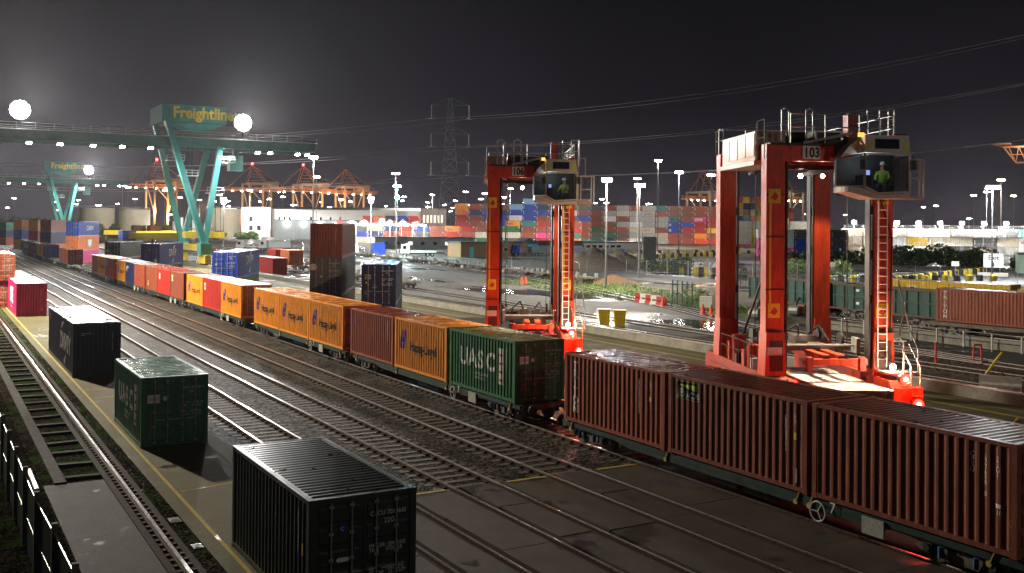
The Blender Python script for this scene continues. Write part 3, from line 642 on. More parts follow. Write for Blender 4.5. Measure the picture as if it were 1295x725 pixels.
c = padc('blue', 26.7, 100.5, 2.92, 2.591, 'blue door container over green, grey lit side and white roof', roofcol='white'); arcs(c); std_marks(c, 'CNEU 310029 6', False)
end_decal(c, '', .3, 1.3, 1, decal_yellow, shape=poly((0, 0), (.22, 0), (.11, .2)), off=-.02)
c = padc('dark green', 26.8, 139.4, .02, 2.591, 'dark green container under the blue one, further of two')
c = padc('blue', 26.8, 139.4, 2.611, 2.9, 'blue ribbed container with yellow sticker stacked over green', end='wall'); arcs(c); end_decal(c, stack_txt('CNCU419302'), 1.9, 2.3, .14, decal_white, off=.02, lines=.75); end_decal(c, '', 1.75, .45, 1, decal_yellow, shape=rect(.35, .45), off=.02); end_decal(c, '', .95, 2.0, 1, decal_yellow, shape=rect(.2, .2), off=.02)
c = padc('navy', 26.7, 169.9, .02, 2.591, 'navy container at the bottom of the black stack on the pad')
c = padc('black', 26.7, 169.9, 2.611, 2.591, 'black container with doors and rust tinged side on the pad', detail=2); end_decal(c, '', .2, 1.0, 1, decal_yellow, shape=rect(.5, .45), off=-.05); std_marks(c, 'SEGU 900120 1', False)
c = padc('maroon', 24.7 + 8.0, 124, .02, 2.591, 'dark red container lying low behind the brown train boxes', roofcol='maroon')
for col_, z, H, lb in (('pink', .02, 2.591, 'pink container under the orange one with white crest'), ('pale orange', 2.611, 2.9, 'pale orange container with white crest in the far pad stack'), ('blue', 5.51, 2.9, 'blue container with white lettering topping the far pad stack')):
    c = padc(col_, 26.4, 218.4, z, H, lb)
    if z > 5: flat_text('CNEW', .95, decal_white, c, (WD + .01, 4.5, 1.1), (0, 1, 0), (0, 0, 1)); std_marks(c, 'CNCU 552012 0', False)
    elif z > 2: b = MB(); X = WD + .01; b.add([(X, 5.2, 2.1), (X, 7.6, 2.1), (X, 7.4, 1.0), (X, 6.4, .5), (X, 5.4, 1.0)], [(0, 1, 2, 3, 4)]); b.build('crest', decal_white, c)
# far-left stacks, echeloned block
def bigstack(x, y, cols, where):
    for k, (cc, H) in enumerate(cols):
        z = .02 + sum(h for _, h in cols[:k]); a, b_ = corner(x, y)
        container(cc, a, b_, z, YB, 12.192, f'{cc} container {("at the bottom", "on the second tier", "on top", "on the fourth tier")[k]} of the {where}', H=H, detail=1)
bigstack(25.6, 262, [('pale orange', 2.9), ('navy', 2.9), ('rust brown', 2.9)], 'stack left of the crested stack')
bigstack(25.9, 298, [('orange', 2.9), ('red', 2.9), ('orange', 2.9)], 'orange topped stack at far left')
bigstack(24.8, 335, [('yellow', 2.9), ('blue', 2.9), ('orange', 2.9)], 'yellow orange stack at far left')
bigstack(13.0, 345, [('red', 2.6), ('navy', 2.6), ('red', 2.6)], 'red stack at the left frame edge')
bigstack(8.6, 330, [('rust brown', 2.6), ('brown', 2.6), ('orange', 2.6)], 'orange brown stack at the left frame edge')
bigstack(24, 390, [('brown', 2.6), ('navy', 2.6), ('dark green', 2.6)], 'dark stack behind the far left stacks')
# low line of containers behind the pad
for k, (cc, lb) in enumerate((('red', 'red flat topped container behind the blue door container'), ('orange', 'orange container in the low line behind the black container'), ('pale orange', 'pale orange container in the low line by the crane foot'), ('pink', 'pink container in the low line by the crane foot'))):
    container(cc, 50.0 + (0, -2, 1, 3)[k], 166 + k * 14, .02, 3, 12.192, lb, H=2.591, detail=1, roofcol='white' if k == 0 else cc)
container('red', 53.5, 176, 1.2, 3, 6.058, 'red container on a wagon left of the tall stack'); container('pale orange', 53.9, 169.5, 1.2, 3, 6.058, 'pale orange container on a wagon left of the tall stack')
# cutting on the right
def crange(): pass
tr2 = container('rust brown', 70.6, 53.1 - 12.4, 1.15, -6, 12.192, 'rust brown container with stacked white letters on the right siding', H=2.591, roofcol='pale grey', name='shipping_container')
side_decal(tr2, stack_txt('TRITON'), .75, 2.1, .3, decal_white, lines=.85, align='CENTER', bold=.02)
tr3 = container('rust brown', 69.0, 27.5, 1.15, -6, 12.192, 'rust brown container at the right frame edge behind the railing', roofcol='pale grey')
yc = container('yellow', 86.5, 58.0, .7, -12, 12.192, 'yellow ribbed container with wet roof painted white as lamp sheen behind green wagon', end='wall', roofcol='white'); side_decal(yc, '', 2.4, 1.5, 1, decal_white, shape=rect(.8, .6)); side_decal(yc, '', 2.55, 1.6, 1, decal_black, shape=rect(.5, .4), corr=False).location.x = -.01  # white roof colour imitates lamps reflecting off the wet top
yc2 = container('yellow', 84.0, 42.0, .7, -12, 12.192, 'second yellow container with wet roof painted white as lamp sheen at right edge', end='wall', roofcol='white')  # same lamp sheen painted into this roof
# ================================================================== STRADDLE CARRIERS
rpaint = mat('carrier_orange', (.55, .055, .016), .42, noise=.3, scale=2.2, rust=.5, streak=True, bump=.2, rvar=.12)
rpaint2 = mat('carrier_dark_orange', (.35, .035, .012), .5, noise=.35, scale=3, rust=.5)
cabw = mat('cab_white', (.6, .58, .5), .4, noise=.15)
lamp_warm = emis('lamp_warm', (1, .8, .55), 120); lamp_white = emis('lamp_white', (1, .95, .88), 260); lamp_red = emis('lamp_red', (1, .014, .007), 60)
lamp_cyan = emis('lamp_cyan', (.35, .9, 1), 260); lamp_amber = emis('lamp_amber', (1, .62, .28), 200); lamp_hot = emis('lamp_hot', (1, .98, .94), 1200)
skin = mat('skin', (.5, .3, .22), .6, noise=.1); hivis = mat('hi_vis_lime', (.22, .38, .03), .6, noise=.15); trousers = mat('navy_trousers', (.02, .025, .05), .8, noise=.2)
def skinned(name, verts, edges, radii, m, parent=None, root=0):
    me = bpy.data.meshes.new(name); me.from_pydata(verts, edges, []); o = bpy.data.objects.new(name, me); C.objects.link(o)
    s = o.modifiers.new('s', 'SKIN'); o.modifiers.new('d', 'SUBSURF').levels = 1
    for v, r_ in zip(me.skin_vertices[0].data, radii): v.radius = r_ if isinstance(r_, tuple) else (r_, r_)
    me.skin_vertices[0].data[root].use_root = True
    bpy.context.view_layer.update()
    me2 = bpy.data.meshes.new_from_object(o.evaluated_get(bpy.context.evaluated_depsgraph_get())); me2.materials.clear(); me2.materials.append(m)
    me2.polygons.foreach_set('use_smooth', [True] * len(me2.polygons))
    bpy.data.objects.remove(o); bpy.data.meshes.remove(me); return link(name, me2, parent)
def driver(parent_loc, rz, label):
    """seated person facing -y, arms forward on the controls"""
    V = [(0, 0, .0), (0, .03, .25), (0, .04, .48), (0, .02, .60), (0, 0, .70), (0, -.01, .82),            # 0-5 pelvis..head
         (-.19, .02, .50), (-.26, -.10, .27), (-.2, -.36, .22), (-.19, -.44, .22), (.19, .02, .50), (.26, -.10, .27), (.2, -.36, .22), (.19, -.44, .22),
         (-.1, -.05, -.02), (-.13, -.45, .04), (-.13, -.50, -.38), (-.13, -.62, -.42), (.1, -.05, -.02), (.13, -.45, .04), (.13, -.50, -.38), (.13, -.62, -.42)]
    E = [(0, 1), (1, 2), (2, 3), (3, 4), (4, 5), (2, 6), (6, 7), (7, 8), (8, 9), (2, 10), (10, 11), (11, 12), (12, 13), (0, 14), (14, 15), (15, 16), (16, 17), (0, 18), (18, 19), (19, 20), (20, 21)]
    r_ = [.15, (.16, .12), (.17, .12), .06, .095, .08, .07, .05, .038, .03, .07, .05, .038, .03, .1, .075, .05, .04, .1, .075, .05, .04]
    p = skinned('person', V, E, r_, skin); p.location = parent_loc; p.rotation_euler = (0, 0, rz)
    tag(p, label, 'person')
    j = [0, 1, 2, 6, 7, 10, 11, 8, 12]; V2 = [V[i] for i in j]; E2 = [(0, 1), (1, 2), (2, 3), (3, 4), (2, 5), (5, 6), (4, 7), (6, 8)]
    skinned('jacket', V2, E2, [.165, (.178, .14), (.19, .14), .085, .065, .085, .065, .05, .05], hivis, p)
    j = [0, 14, 15, 16, 18, 19, 20]; skinned('trousers', [V[i] for i in j], [(0, 1), (1, 2), (2, 3), (0, 4), (4, 5), (5, 6)], [.16, .11, .085, .06, .11, .085, .06], trousers, p)
    h = MB(); h.cyl((0, 0, .80), (0, 0, .88), .105, 12); h.cyl((0, 0, .88), (0, 0, .93), .105, 12, .05); h.build('helmet', white_paint, p)
    f = MB(); 
    for s in (-1, 1): f.box(s * .035 - .014, s * .035 + .014, -.105, -.09, .745, .765)
    f.box(-.025, .025, -.105, -.09, .665, .675); f.box(-.012, .012, -.12, -.09, .70, .73); f.build('face_features', mat('dark_features', (.1, .04, .03), .6, noise=0), p)
    return p
def railing(b, pts, h=1.1, r=.022, posts=1.2):
    for a, c in zip(pts, pts[1:]):
        a, c = Vector(a), Vector(c)
        for hh in (h, h * .55): b.cyl(a + Vector((0, 0, hh)), c + Vector((0, 0, hh)), r, 5)
        n = max(1, round((c - a).length / posts))
        for k in range(n + 1): p = a.lerp(c, k / n); b.cyl(p, p + Vector((0, 0, h)), r, 5)
def ladder(b, p, q, w_=(.4, 0), step=.3):
    p, q = Vector(p), Vector(q); o = Vector((w_[0], w_[1], 0)); b.cyl(p, q, .025, 5); b.cyl(p + o, q + o, .025, 5); n = int((q - p).length / step)
    for k in range(1, n): m_ = p.lerp(q, k / n); b.cyl(m_, m_ + o, .018, 4)
def carrier(num, x, y, yaw, sx, label, up):
    r = empty('straddle_carrier', (x, y, 0.02), -R(yaw), label, 'straddle carrier', 'straddle carriers on the handling pad'); r.scale = (sx, 1, 1)
    LEGS = [(0.0, 0.0, 1), (4.26, 0.0, -1), (0.0, 6.0, 1), (4.26, 6.0, -1)]
    for lx, ly, s in LEGS:
        b = MB(); w0 = .72
        # box leg with flared foot
        ox = lx if s > 0 else lx + w0
        b.prism([(ox - s * .0, 4.4), (ox + s * w0, 4.4), (ox + s * w0, 11.55), (ox - s * 0, 11.55)], 'y', ly, ly + .6)
        b.prism([(ox - s * .06, 2.78), (ox + s * .78, 2.78), (ox + s * w0, 4.4), (ox, 4.4)], 'y', ly - .12, ly + .72)
        o = b.build('leg', rpaint, r)
        k = MB(); k.box(lx + .12, lx + w0 - .08, ly - .124 if ly == 0 else ly + .72, ly - .118 if ly == 0 else ly + .724, 2.95, 4.1); k.build('foot_recess', mat('recess_maroon', (.06, .008, .006), .6, noise=.3), o)
        if ly == 0:
            k = MB(); k.box(lx + .12, lx + .2, -.006, -.001, 5.2, 9.6); k.build('yellow_stripe', decal_yellow, o)
            for z in (9.3, 4.95):
                k = MB(); k.box(lx + .08, lx + .55, -.014, -.008, z, z + .55); q = k.build('warning_sign', decal_yellow, o)
                k = MB(); k.add([(lx + .16, -.018, z + .2), (lx + .34, -.018, z + .1), (lx + .48, -.018, z + .25), (lx + .34, -.018, z + .42)], [(0, 1, 2, 3)]); k.build('pictogram', decal_red, q)
        k = MB()
        for z in (5.5, 7.2, 8.9): k.box(lx + (.72 if s > 0 else -.10), lx + (.82 if s > 0 else 0), ly + .15, ly + .45, z, z + .35)
        k.cyl((lx + (.76 if s > 0 else -.05), ly + .3, 3.2), (lx + (.76 if s > 0 else -.05), ly + .3, 10.9), .04, 6); k.build('cable_guide', darksteel, o)
        k = MB(); k.box(lx + (.82 if s > 0 else -.16), lx + (.88 if s > 0 else -.10), ly + .1, ly + .5, 3, 10.9); k.build('hoist_guide', darksteel, r)
    for lx in (.03, 4.23):
        b = MB(); b.prism([(-1.55, 1.45), (-1.55, 2.5), (-1.3, 2.76), (8.0, 2.76), (8.25, 2.5), (8.25, 1.45), (7.6, 1.35), (-.9, 1.35)], 'x', lx, lx + .72)
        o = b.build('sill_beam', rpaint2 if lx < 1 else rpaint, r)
        k = MB(); k.box(lx - .005, lx, -.9, 7.6, 1.9, 2.05); k.box(lx - .005, lx, -.9, 7.6, 2.35, 2.4); k.build('stripe', mat('dull_green_stripe', (.07, .07, .05), .6), o)
        for wy in (-.5, 1.7, 4.6, 6.9):
            wv = MB(); wv.cyl((lx + .12, wy, .75), (lx + .6, wy, .75), .75, 22); wv.torus((lx + .36, wy, .75), .62, .17, 'x', 22, 6); q = wv.build('wheel', rubber, r)
            wv = MB(); wv.cyl((lx + .08, wy, .75), (lx + .64, wy, .75), .36, 14); wv.build('rim', rpaint2, q)
            wv = MB(); wv.box(lx + .62, lx + .7, wy - .12, wy + .12, .7, 1.5); wv.box(lx + .02, lx + .1, wy - .12, wy + .12, .7, 1.5); wv.build('fork', rpaint2, q)
        for yy in ((-1.62, -1.56),):
            k = MB(); 
            for i in range(5): k.box(lx + .05 + i * .13, lx + .11 + i * .13, yy[0], yy[1], 1.5, 1.75)
            k.build('hazard_stripe', decal_yellow, o)
    for ly in (0.02, 6.02):
        b = MB(); b.prism([(ly, 10.93), (ly + .5, 10.93), (ly + .5, 11.52), (ly, 11.52)], 'x', .725, 4.255)
        b.cyl((.95, ly - .03, 11.35), (.95, ly + .0, 11.35), .06, 10) if ly < 1 else None
        b.build('cross_beam', rpaint, r)
    for lx in (.1, 4.36):
        b = MB(); b.box(lx, lx + .5, .62, 5.98, 10.9, 11.5); b.build('longitudinal_beam', rpaint, r)
    # top deck
    b = MB(); b.box(.1, 4.9, -.1, 6.6, 11.53, 11.6); b.build('top_deck', darksteel, r)
    b = MB(); railing(b, [(.9, -.08, 11.6), (4.95, -.08, 11.6), (4.95, 6.6, 11.6), (.1, 6.6, 11.6)]); b.build('deck_railing', steel, r)
    for xx in (.55, 1.5):
        b = MB(); b.path([(xx, -.1, 11.6), (xx, -.1, 12.85), (xx + .22, .15, 12.95), (xx + .42, .3, 12.85), (xx + .42, .3, 11.6)], .03, 6); b.cyl((xx, -.1, 12.3), (xx + .42, .3, 12.3), .02, 5); b.build('grab_rail', steel, r)
    b = MB(); ladder(b, (4.35, .9, 11.6), (4.35, .9, 13.0), (.5, 0)); ladder(b, (5.3, .6, 11.6), (5.3, .6, 13.0), (0, .5)); b.cyl((4.85, .9, 13), (5.3, .6, 13), .02, 5); b.cyl((4.85, .9, 12.4), (5.3, .6, 12.4), .02, 5); b.build('hoop_ladder', steel, r)
    b = MB(); b.box(3.7, 4.1, 1.2, 1.7, 11.6, 12.9); b.build('electrical_locker', rpaint2, r)
    b = MB(); b.box(2.0, 3.0, .3, 1.3, 11.62, 12.1); b.build('air_conditioner', darksteel, r); b = MB(); b.box(1.96, 2.06, .2, .3, 11.66, 12.08); b.box(2.98, 3.04, .2, .3, 11.66, 12.08); b.box(1.96, 3.04, .2, .26, 12.04, 12.1); b.build('vent_frame', steel, r)
    b = MB(); b.box(1.2, 3.6, 2.2, 5.2, 11.6, 12.25); b.build('hoist_housing', rpaint2, r)
    b = MB(); b.cyl((1.4, 1.9, 11.9), (3.4, 1.9, 11.9), .28, 14); b.build('hoist_drum', darksteel, r)
    # engine house on the left
    b = MB(); b.box(-.12, 1.1, 1.0, 5.3, 10.98, 12.12)
    o = b.build('engine_house', mat('engine_house_cream', (.55, .32, .2), .45, noise=.2, scale=2), r)
    for k_ in range(4):
        b = MB(); y0 = 1.08 + k_ * 1.05; b.box(-.15, -.122, y0, y0 + .95, 11.15, 12.02); b.build('panel', mat('engine_panel', (.62, .38, .26), .45, noise=.15) if k_ != 2 else white_paint, o)
    b = MB(); b.box(-.2, 1.15, .9, 5.4, 10.8, 10.97); b.build('engine_tray', white_paint, o)
    b = MB(); railing(b, [(-.05, 5.4, 11.6), (-.05, 6.5, 11.6)], 1.0); railing(b, [(-.05, .95, 11.0), (-.05, .1, 11.0)], 1.5); b.build('side_railing', darksteel, r)
    # ladders
    b = MB(); ladder(b, (.95, 1.2, 3.0), (.55, 1.6, 10.9), (.0, .5)); b.build('access_ladder', darksteel, r)
    b = MB(); ladder(b, (4.32, -.2, 3.1), (4.32, -.2, 9.4), (.35, 0)); b.build('cab_ladder', white_paint, r)
    b = MB(); b.bar((.8, 5.9, 3.0), (.9, 2.0, 7.4), .08); b.build('diagonal_brace', darksteel, r)
    # machinery on the left sill
    for i, (yy, h, rr_) in enumerate(((1.2, .6, .22), (2.3, .9, .3), (3.3, .5, .2), (4.3, 1.1, .3))):
        b = MB(); b.cyl((.35, yy, 2.77), (.35, yy, 2.77 + h), rr_, 12); b.box(.05, .7, yy + .4, yy + .75, 2.77, 2.77 + h * .7); b.build('hydraulic_tank', [steel, rpaint, darksteel, rpaint][i], r)
    b = MB(); railing(b, [(.02, .9, 2.77), (.02, 5.7, 2.77)], 1.0, .02, .8); railing(b, [(.7, .9, 2.77), (.7, 5.7, 2.77)], 1.0, .02, 1.2); b.path([(.5, 1, 3.2), (.5, 2, 3.6), (.5, 3, 3.1), (.4, 5, 3.4)], .05, 6); b.build('sill_railing', darksteel, r)
    # right front platform
    for q_ in ((4.26, 5.55, -1.1, -.15, 2.95, 3.02), (4.99, 5.5, -.1, .8, 4.05, 4.1)): b = MB(); b.box(*q_); b.build('platform', steel, r)
    b = MB(); b.path([(4.95, -1.0, 3.02), (4.95, -1.0, 4.1), (5.0, -.5, 4.3), (5.35, -.3, 5.6)], .028, 6); b.path([(5.5, -1.0, 3.0), (5.5, -1.0, 3.9), (5.5, -.3, 4.6), (5.25, .1, 6.4), (4.99, .1, 6.5)], .028, 6)
    b.path([(5.0, -1.5, 2.3), (5.0, -1.5, 3.3), (4.75, -1.1, 4.1)], .026, 6); b.path([(5.35, -1.5, 1.8), (5.35, -1.5, 3.3), (5.1, -1.1, 4.1)], .026, 6); b.build('handrail', steel, r)
    b = MB(); b.box(4.95, 5.32, -1.75, -1.35, 1.4, 2.55); o = b.build('light_post', rpaint, r)
    b = MB(); b.box(5.0, 5.28, -1.765, -1.752, 1.6, 2.3); b.build('hazard_panel', mat('hazard_dark', (.2, .06, .02), .6, noise=.5, scale=6), o)
    b = MB(); ladder(b, (4.98, -.2, .5), (4.98, -.2, 2.9), (.0, .45)); b.build('step_ladder', steel, r)
    # operator cab
    c = empty('cab', (0, 0, 0)); c.parent = r
    x0, x1, y0, y1, zb, zt = 3.25, 4.98, -1.35, .0, 9.62, 11.82
    fr = MB()
    def loop(P, q, t=.07):
        for a, b_ in zip(P, P[1:] + P[:1]): fr.bar(a, b_, t)
    xl = 2.62
    ft = [(x0, y0, 11.12), (x1, y0, 11.12), (x1, y0, zb + .12), (x0 + .5, y0, zb + .05), (x0, y0, zb + .3)]
    loop(ft, 0); loop([(x0, y0, 11.12), (xl, y1 - .15, 11.0), (xl, y1 - .15, zb + .35), (x0, y0, zb + .3)], 0)
    fr.bar((x1, y0, 11.12), (x1, y1, 11.12), .07); fr.bar((x1, y0, zb + .1), (x1, y1, zb + .1), .07); fr.bar((x1, y1, zb), (x1, y1, 11.8), .09)
    fr.build('cab_frame', cabw, c)
    b = MB(); b.prism([(x0 - .02, 11.18), (x1, 11.18), (x1 - .06, zt), (x0 + .0, zt)], 'y', y0 - .03, y1 + .15); b.prism([(xl - .02, 11.05), (x0 - .02, 11.18), (x0, zt - .1), (xl + .3, zt - .35)], 'y', y0 + .6, y1 + .1); q = b.build('cab_roof', cabw, c)
    b = MB(); b.box(x0 + .38, x0 + 1.3, y0 - .045, y0 - .032, 11.32, 11.68); b.build('roof_window', darkglass, q)
    for sx_ in (x0 + .02, x0 + 1.44):
        b = MB(); b.add([(sx_, y0 - .036, 11.25), (sx_ + .22, y0 - .036, 11.25), (sx_ + .14, y0 - .036, 11.75), (sx_ - .0 + .02, y0 - .036, 11.5)], [(0, 1, 2, 3)]); b.build('yellow_flash', decal_lime, q)
    b = MB(); b.prism([(xl, zb + .3), (x0, zb + .22), (x0 + .5, zb), (x1, zb + .05), (x1, zb - .12), (x0 + .4, zb - .15), (xl, zb + .1)], 'y', y0, y1); b.build('cab_floor', cabw, c)
    b = MB(); b.add([(x0 + .03, y0 + .01, 11.1), (x1 - .03, y0 + .01, 11.1), (x1 - .03, y0 + .01, zb + .15), (x0 + .5, y0 + .01, zb + .08), (x0 + .03, y0 + .01, zb + .3)], [(0, 1, 2, 3, 4)])
    b.add([(x0, y0 + .03, 11.08), (xl + .02, y1 - .15, 10.97), (xl + .02, y1 - .15, zb + .38), (x0, y0 + .03, zb + .33)], [(0, 1, 2, 3)]); b.add([(x1 - .01, y0, 11.08), (x1 - .01, y1, 11.08), (x1 - .01, y1, zb + .15), (x1 - .01, y0, zb + .15)], [(0, 1, 2, 3)])
    b.build('windscreen', glass, c)
    b = MB(); b.box(xl + .05, x1 - .05, y1 - .08, y1 - .02, zb, 11.7); b.build('cab_rear_wall', mat('cab_lining', (.05, .055, .055), .6, noise=.3), c)
    b = MB(); b.cyl((x0 + .9, y0 - .03, 9.9), (x0 + 1.25, y0 - .03, 10.75), .015, 5); b.build('wiper', darksteel, c)
    for sx_, hh in ((x0 - .12, 10.9), (x1 + .1, 10.9)): b = MB(); b.box(sx_ - .09, sx_ + .09, y0 - .12, y0 - .08, hh - .35, hh); b.cyl((sx_, y0 - .1, hh), (sx_, y0 + .05, hh + .2), .015, 5); b.build('mirror', darksteel, c)
    b = MB(); b.box(x0 + .85, x0 + 1.35, -.75, -.25, zb + .1, zb + .38); b.box(x0 + .85, x0 + 1.35, -.25, -.15, zb + .38, zb + 1.1); b.build('seat', rubber, c)
    b = MB(); b.box(x0 + .1, x0 + .4, -1.0, -.3, zb + .3, zb + .75); b.box(x0 + .15, x0 + .35, -1.05, -1.0, zb + .7, zb + .95); b.build('control_console', darksteel, c)
    b = MB(); b.box(x0 + .17, x0 + .33, -1.056, -1.051, zb + .74, zb + .92); b.build('display_screen', emis('screen_blue', (.35, .5, 1), 1.6), c)
    b = MB(); b.box(x0 - .25, x0 - .05, y0 - .05, y0 + .05, 11.75, 11.9); b.build('beacon', emis('beacon_amber', (1, .3, .05), 3), c)
    b = MB(); b.cyl((x1 - .5, y0 + .3, zt), (x1 - .05, y0 + .3, zt), .09, 10); b.build('red_horn', decal_red, c)
    b = MB(); b.bar((1.4, -.08, 11.6), (3.1, -.6, 11.95), .1); b.build('cab_bracket', mat('pale_bracket', (.35, .45, .5), .5), c)
    b = MB(); 
    for a_, b_ in (((5.12, 9.55), (6.05, 9.55)), ((5.12, 11.0), (6.05, 11.0)), ((5.3, 10.3), (5.95, 10.3))): b.bar((a_[0], -.3, a_[1]), (b_[0], -.3, b_[1]), .06)
    for xx in (5.15, 5.3, 5.9, 6.05): b.bar((xx, -.3, 9.55), (xx, -.3, 11.0), .06)
    b.box(5.0, 6.05, -.3, .6, 9.5, 9.55); b.path([(5.2, .2, 11), (5.2, .2, 12), (5.6, .2, 12), (5.6, .2, 10)], .025, 5); b.build('access_gate', mat('gate_beige', (.35, .3, .24), .5, .2), c)
    # number board
    b = MB(); b.box(1.4, 2.08, -.02, .01, 11.0, 11.5); o = b.build('number_board', white_paint, r); flat_text(num, .36, decal_black, o, (1.44, -.026, 11.07), (1, 0, 0), (0, 0, 1), bold=.035, stretch=.83)
    b = MB(); b.box(.02, .6, -.15, -.124, 3.55, 3.85) ; b.build('sticker_panel', cabw, r)
    b = MB()
    for i, zz in enumerate((6.0, 8.0, 9.6)):
        for lx in (.0, 4.26): b.box(lx - .012, lx + .732, -.012, .0, zz, zz + .05)
    b.build('weld_seam', mat('seam_dark', (.10, .015, .01), .7, noise=.4), r)
    b = MB(); b.path([(4.6, -.06, 10.9), (4.4, -.1, 9.6), (4.9, -.08, 8.0), (4.86, -.06, 4.2)], .03, 5); b.path([(.8, .7, 10.9), (.86, 1.0, 8.5), (.8, 1.1, 5.5), (.9, .9, 3.0)], .04, 5); b.path([(1.0, .3, 10.93), (1.8, .28, 10.6), (2.6, .3, 10.62), (3.3, .3, 10.93)], .035, 5); b.build('cable_loom', rubber, r)
    b = MB(); b.box(.9, 4.1, .6, .75, 10.65, 10.8); b.box(1.2, 1.35, .6, 5.8, 10.65, 10.8); b.box(3.6, 3.75, .6, 5.8, 10.65, 10.8); b.build('trolley_rail', darksteel, r)
    b = MB(); railing(b, [(4.98, .8, 2.77), (4.98, 7.6, 2.77)], 1.0, .02, 1.2); b.build('sill_railing', darksteel, r)
    # hoist ropes
    b = MB()
    for xx in (1.2, 3.7):
        for yy in (1.2, 4.8): b.cyl((xx, yy, up + .45), (xx, yy, 11.0), .02, 5)
    b.build('hoist_ropes', darksteel, r)
    # spreader
    s = empty('spreader', (0, 0, up)); s.parent = r
    b = MB(); b.box(1.45, 3.85, -.35, -.05, .0, .22); b.box(1.45, 3.85, 5.6, 5.9, 0, .22); b.box(2.2, 2.5, -.1, 5.7, .05, .35); b.box(2.8, 3.1, -.1, 5.7, .05, .35); b.build('spreader_frame', rpaint, s)
    b = MB(); b.box(1.0, 4.0, 1.7, 1.95, .3, .55); b.box(1.0, 4.0, 4.0, 4.25, .3, .55); b.box(1.9, 3.3, 1.95, 4.0, .36, .5); b.box(2.0, 2.5, 2.2, 3.0, .5, .85); b.box(2.7, 3.2, 3.0, 3.7, .5, .75); b.build('headblock', mat('headblock_grey', (.2, .18, .16), .5, .4, .3), s)
    for xx in (1.2, 3.7):
        for yy in (1.82, 4.12): b = MB(); b.cyl((xx - .06, yy, .75), (xx + .06, yy, .75), .26, 14); b.build('sheave', darksteel, s)
    b = MB(); b.path([(2.2, 2.4, .85), (2.0, 2.0, 1.3), (1.6, 2.6, .9), (1.5, 3.4, .5)], .04, 6); b.path([(2.9, 3.2, .8), (3.2, 2.8, 1.2), (3.4, 2.2, .6)], .04, 6); b.build('hydraulic_hose', rubber, s)
    for xx in (1.5, 3.55):
        for yy in (-.4, 5.65): b = MB(); b.box(xx, xx + .22, yy, yy + .25, -.22, .3); b.build('twistlock_housing', rpaint2, s)
    for yy in (1.0, 4.6): b = MB(); b.cyl((1.0, yy, .6), (4.0, yy, .6), .05, 6); b.box(.95, 1.1, yy - .25, yy + .25, .3, .9); b.box(3.9, 4.05, yy - .25, yy + .25, .3, .9); b.build('guide_arm', steel, s)
    # lamps
    for (xx, yy, zz, m_, rr_) in ((2.08, 2, 10.45, lamp_warm, .09), (2.99, 2, 10.45, lamp_warm, .08), (4.6, -.85, 3.2, lamp_warm, .11), (4.72, -1.6, 2.85, lamp_red, .17), (5.12, -1.8, 1.95, lamp_red, .2), (.46, -1.62, 2.66, lamp_red, .2)):
        b = MB(); b.cyl((xx, yy, zz), (xx, yy - .03, zz), rr_, 16); o = b.build('lamp', m_ if m_ is not lamp_red else emis('red_glare_ring', (1, .006, .003), 45), r)
        if m_ is lamp_red: b = MB(); b.cyl((xx, yy - .031, zz), (xx, yy - .05, zz), rr_ * .45, 12); b.build('glare_core', emis('red_glare_core', (1, .35, .25), 60), o)  # pale core on a wide red ring imitates red lamp glare
        b = MB(); b.cyl((xx, yy + .15, zz), (xx, yy + .002, zz), rr_ * 1.3, 12, caps=False); b.build('lamp_housing', darksteel, o)
    return r
def wpt(x, y, yaw, sx, p): a = R(yaw); px = p[0] * sx; return (x + px * math.cos(a) + p[1] * math.sin(a), y - px * math.sin(a) + p[1] * math.cos(a), p[2] + .02)
for num, x, y, yaw, sx, lb, up in (('103', 27.58, 28.5, 25, 1, 'large orange straddle carrier with number 103, nearer and on the right', 3.2), ('106', 25.83, 47.4, 28.5, .935, 'orange straddle carrier with number 106, smaller and behind green container', 2.9)):
    cr = carrier(num, x, y, yaw, sx, lb, up)
    P = lambda q: wpt(x, y, yaw, sx, q)
    d = driver(P((4.35, -.45, 9.98)), -R(yaw) + R(-30), ('driver in lime hi-vis jacket and helmet in the larger right carrier cab', 'driver in lime hi-vis jacket and helmet in the smaller left carrier cab')[num == '106'])
    for xx in (2.08, 2.99):
        lamp(P((xx, 1.9, 10.3)), 5200 * K, (1, .78, .52), .12, spot=74, aim=P((2.7, -1.2, 2)), blend=.8)
    lamp(P((4.6, -.95, 3.2)), 500 * K, (1, .8, .55), .1)
    for q, pw in (((4.72, -1.75, 2.85), 220), ((5.12, -1.95, 1.95), 280), ((.46, -1.8, 2.66), 240)): lamp(P(q), pw * K, (1, .05, .02), .08)
    lamp(P((2.5, 6.9, 10.8)), 4200 * K, (1, .78, .52), .2, spot=120, aim=P((2.5, 22, 3)))
    lamp(P((3.5, -.9, 10.9)), 16 * K, (.8, .9, 1), .1)  # unseen fill added to brighten the cab interior
    lamp(P((3.6, 3.6, 9.8)), 450 * K, (1, .7, .4), .15, spot=75, aim=P((4.6, 6.0, 6)))  # unseen spot added to brighten the far right leg
a = R(25); o = wpt(27.58, 28.5, 25, 1, (1.4, -2.55, 0))
container('rust brown', o[0], o[1], .02, 25, 6.058, 'rust red container with wet roof painted white as lamp glare gripped between carrier 103 legs', roofcol='white', end='wall')  # white roof paints in the glare of the work lamps above
o = wpt(25.83, 47.4, 28.5, .935, (1.4, -.4, 0))
container('maroon', o[0], o[1], .02, 28.5, 6.058, 'dark red container on the ground under carrier 106', roofcol='maroon', end='wall')
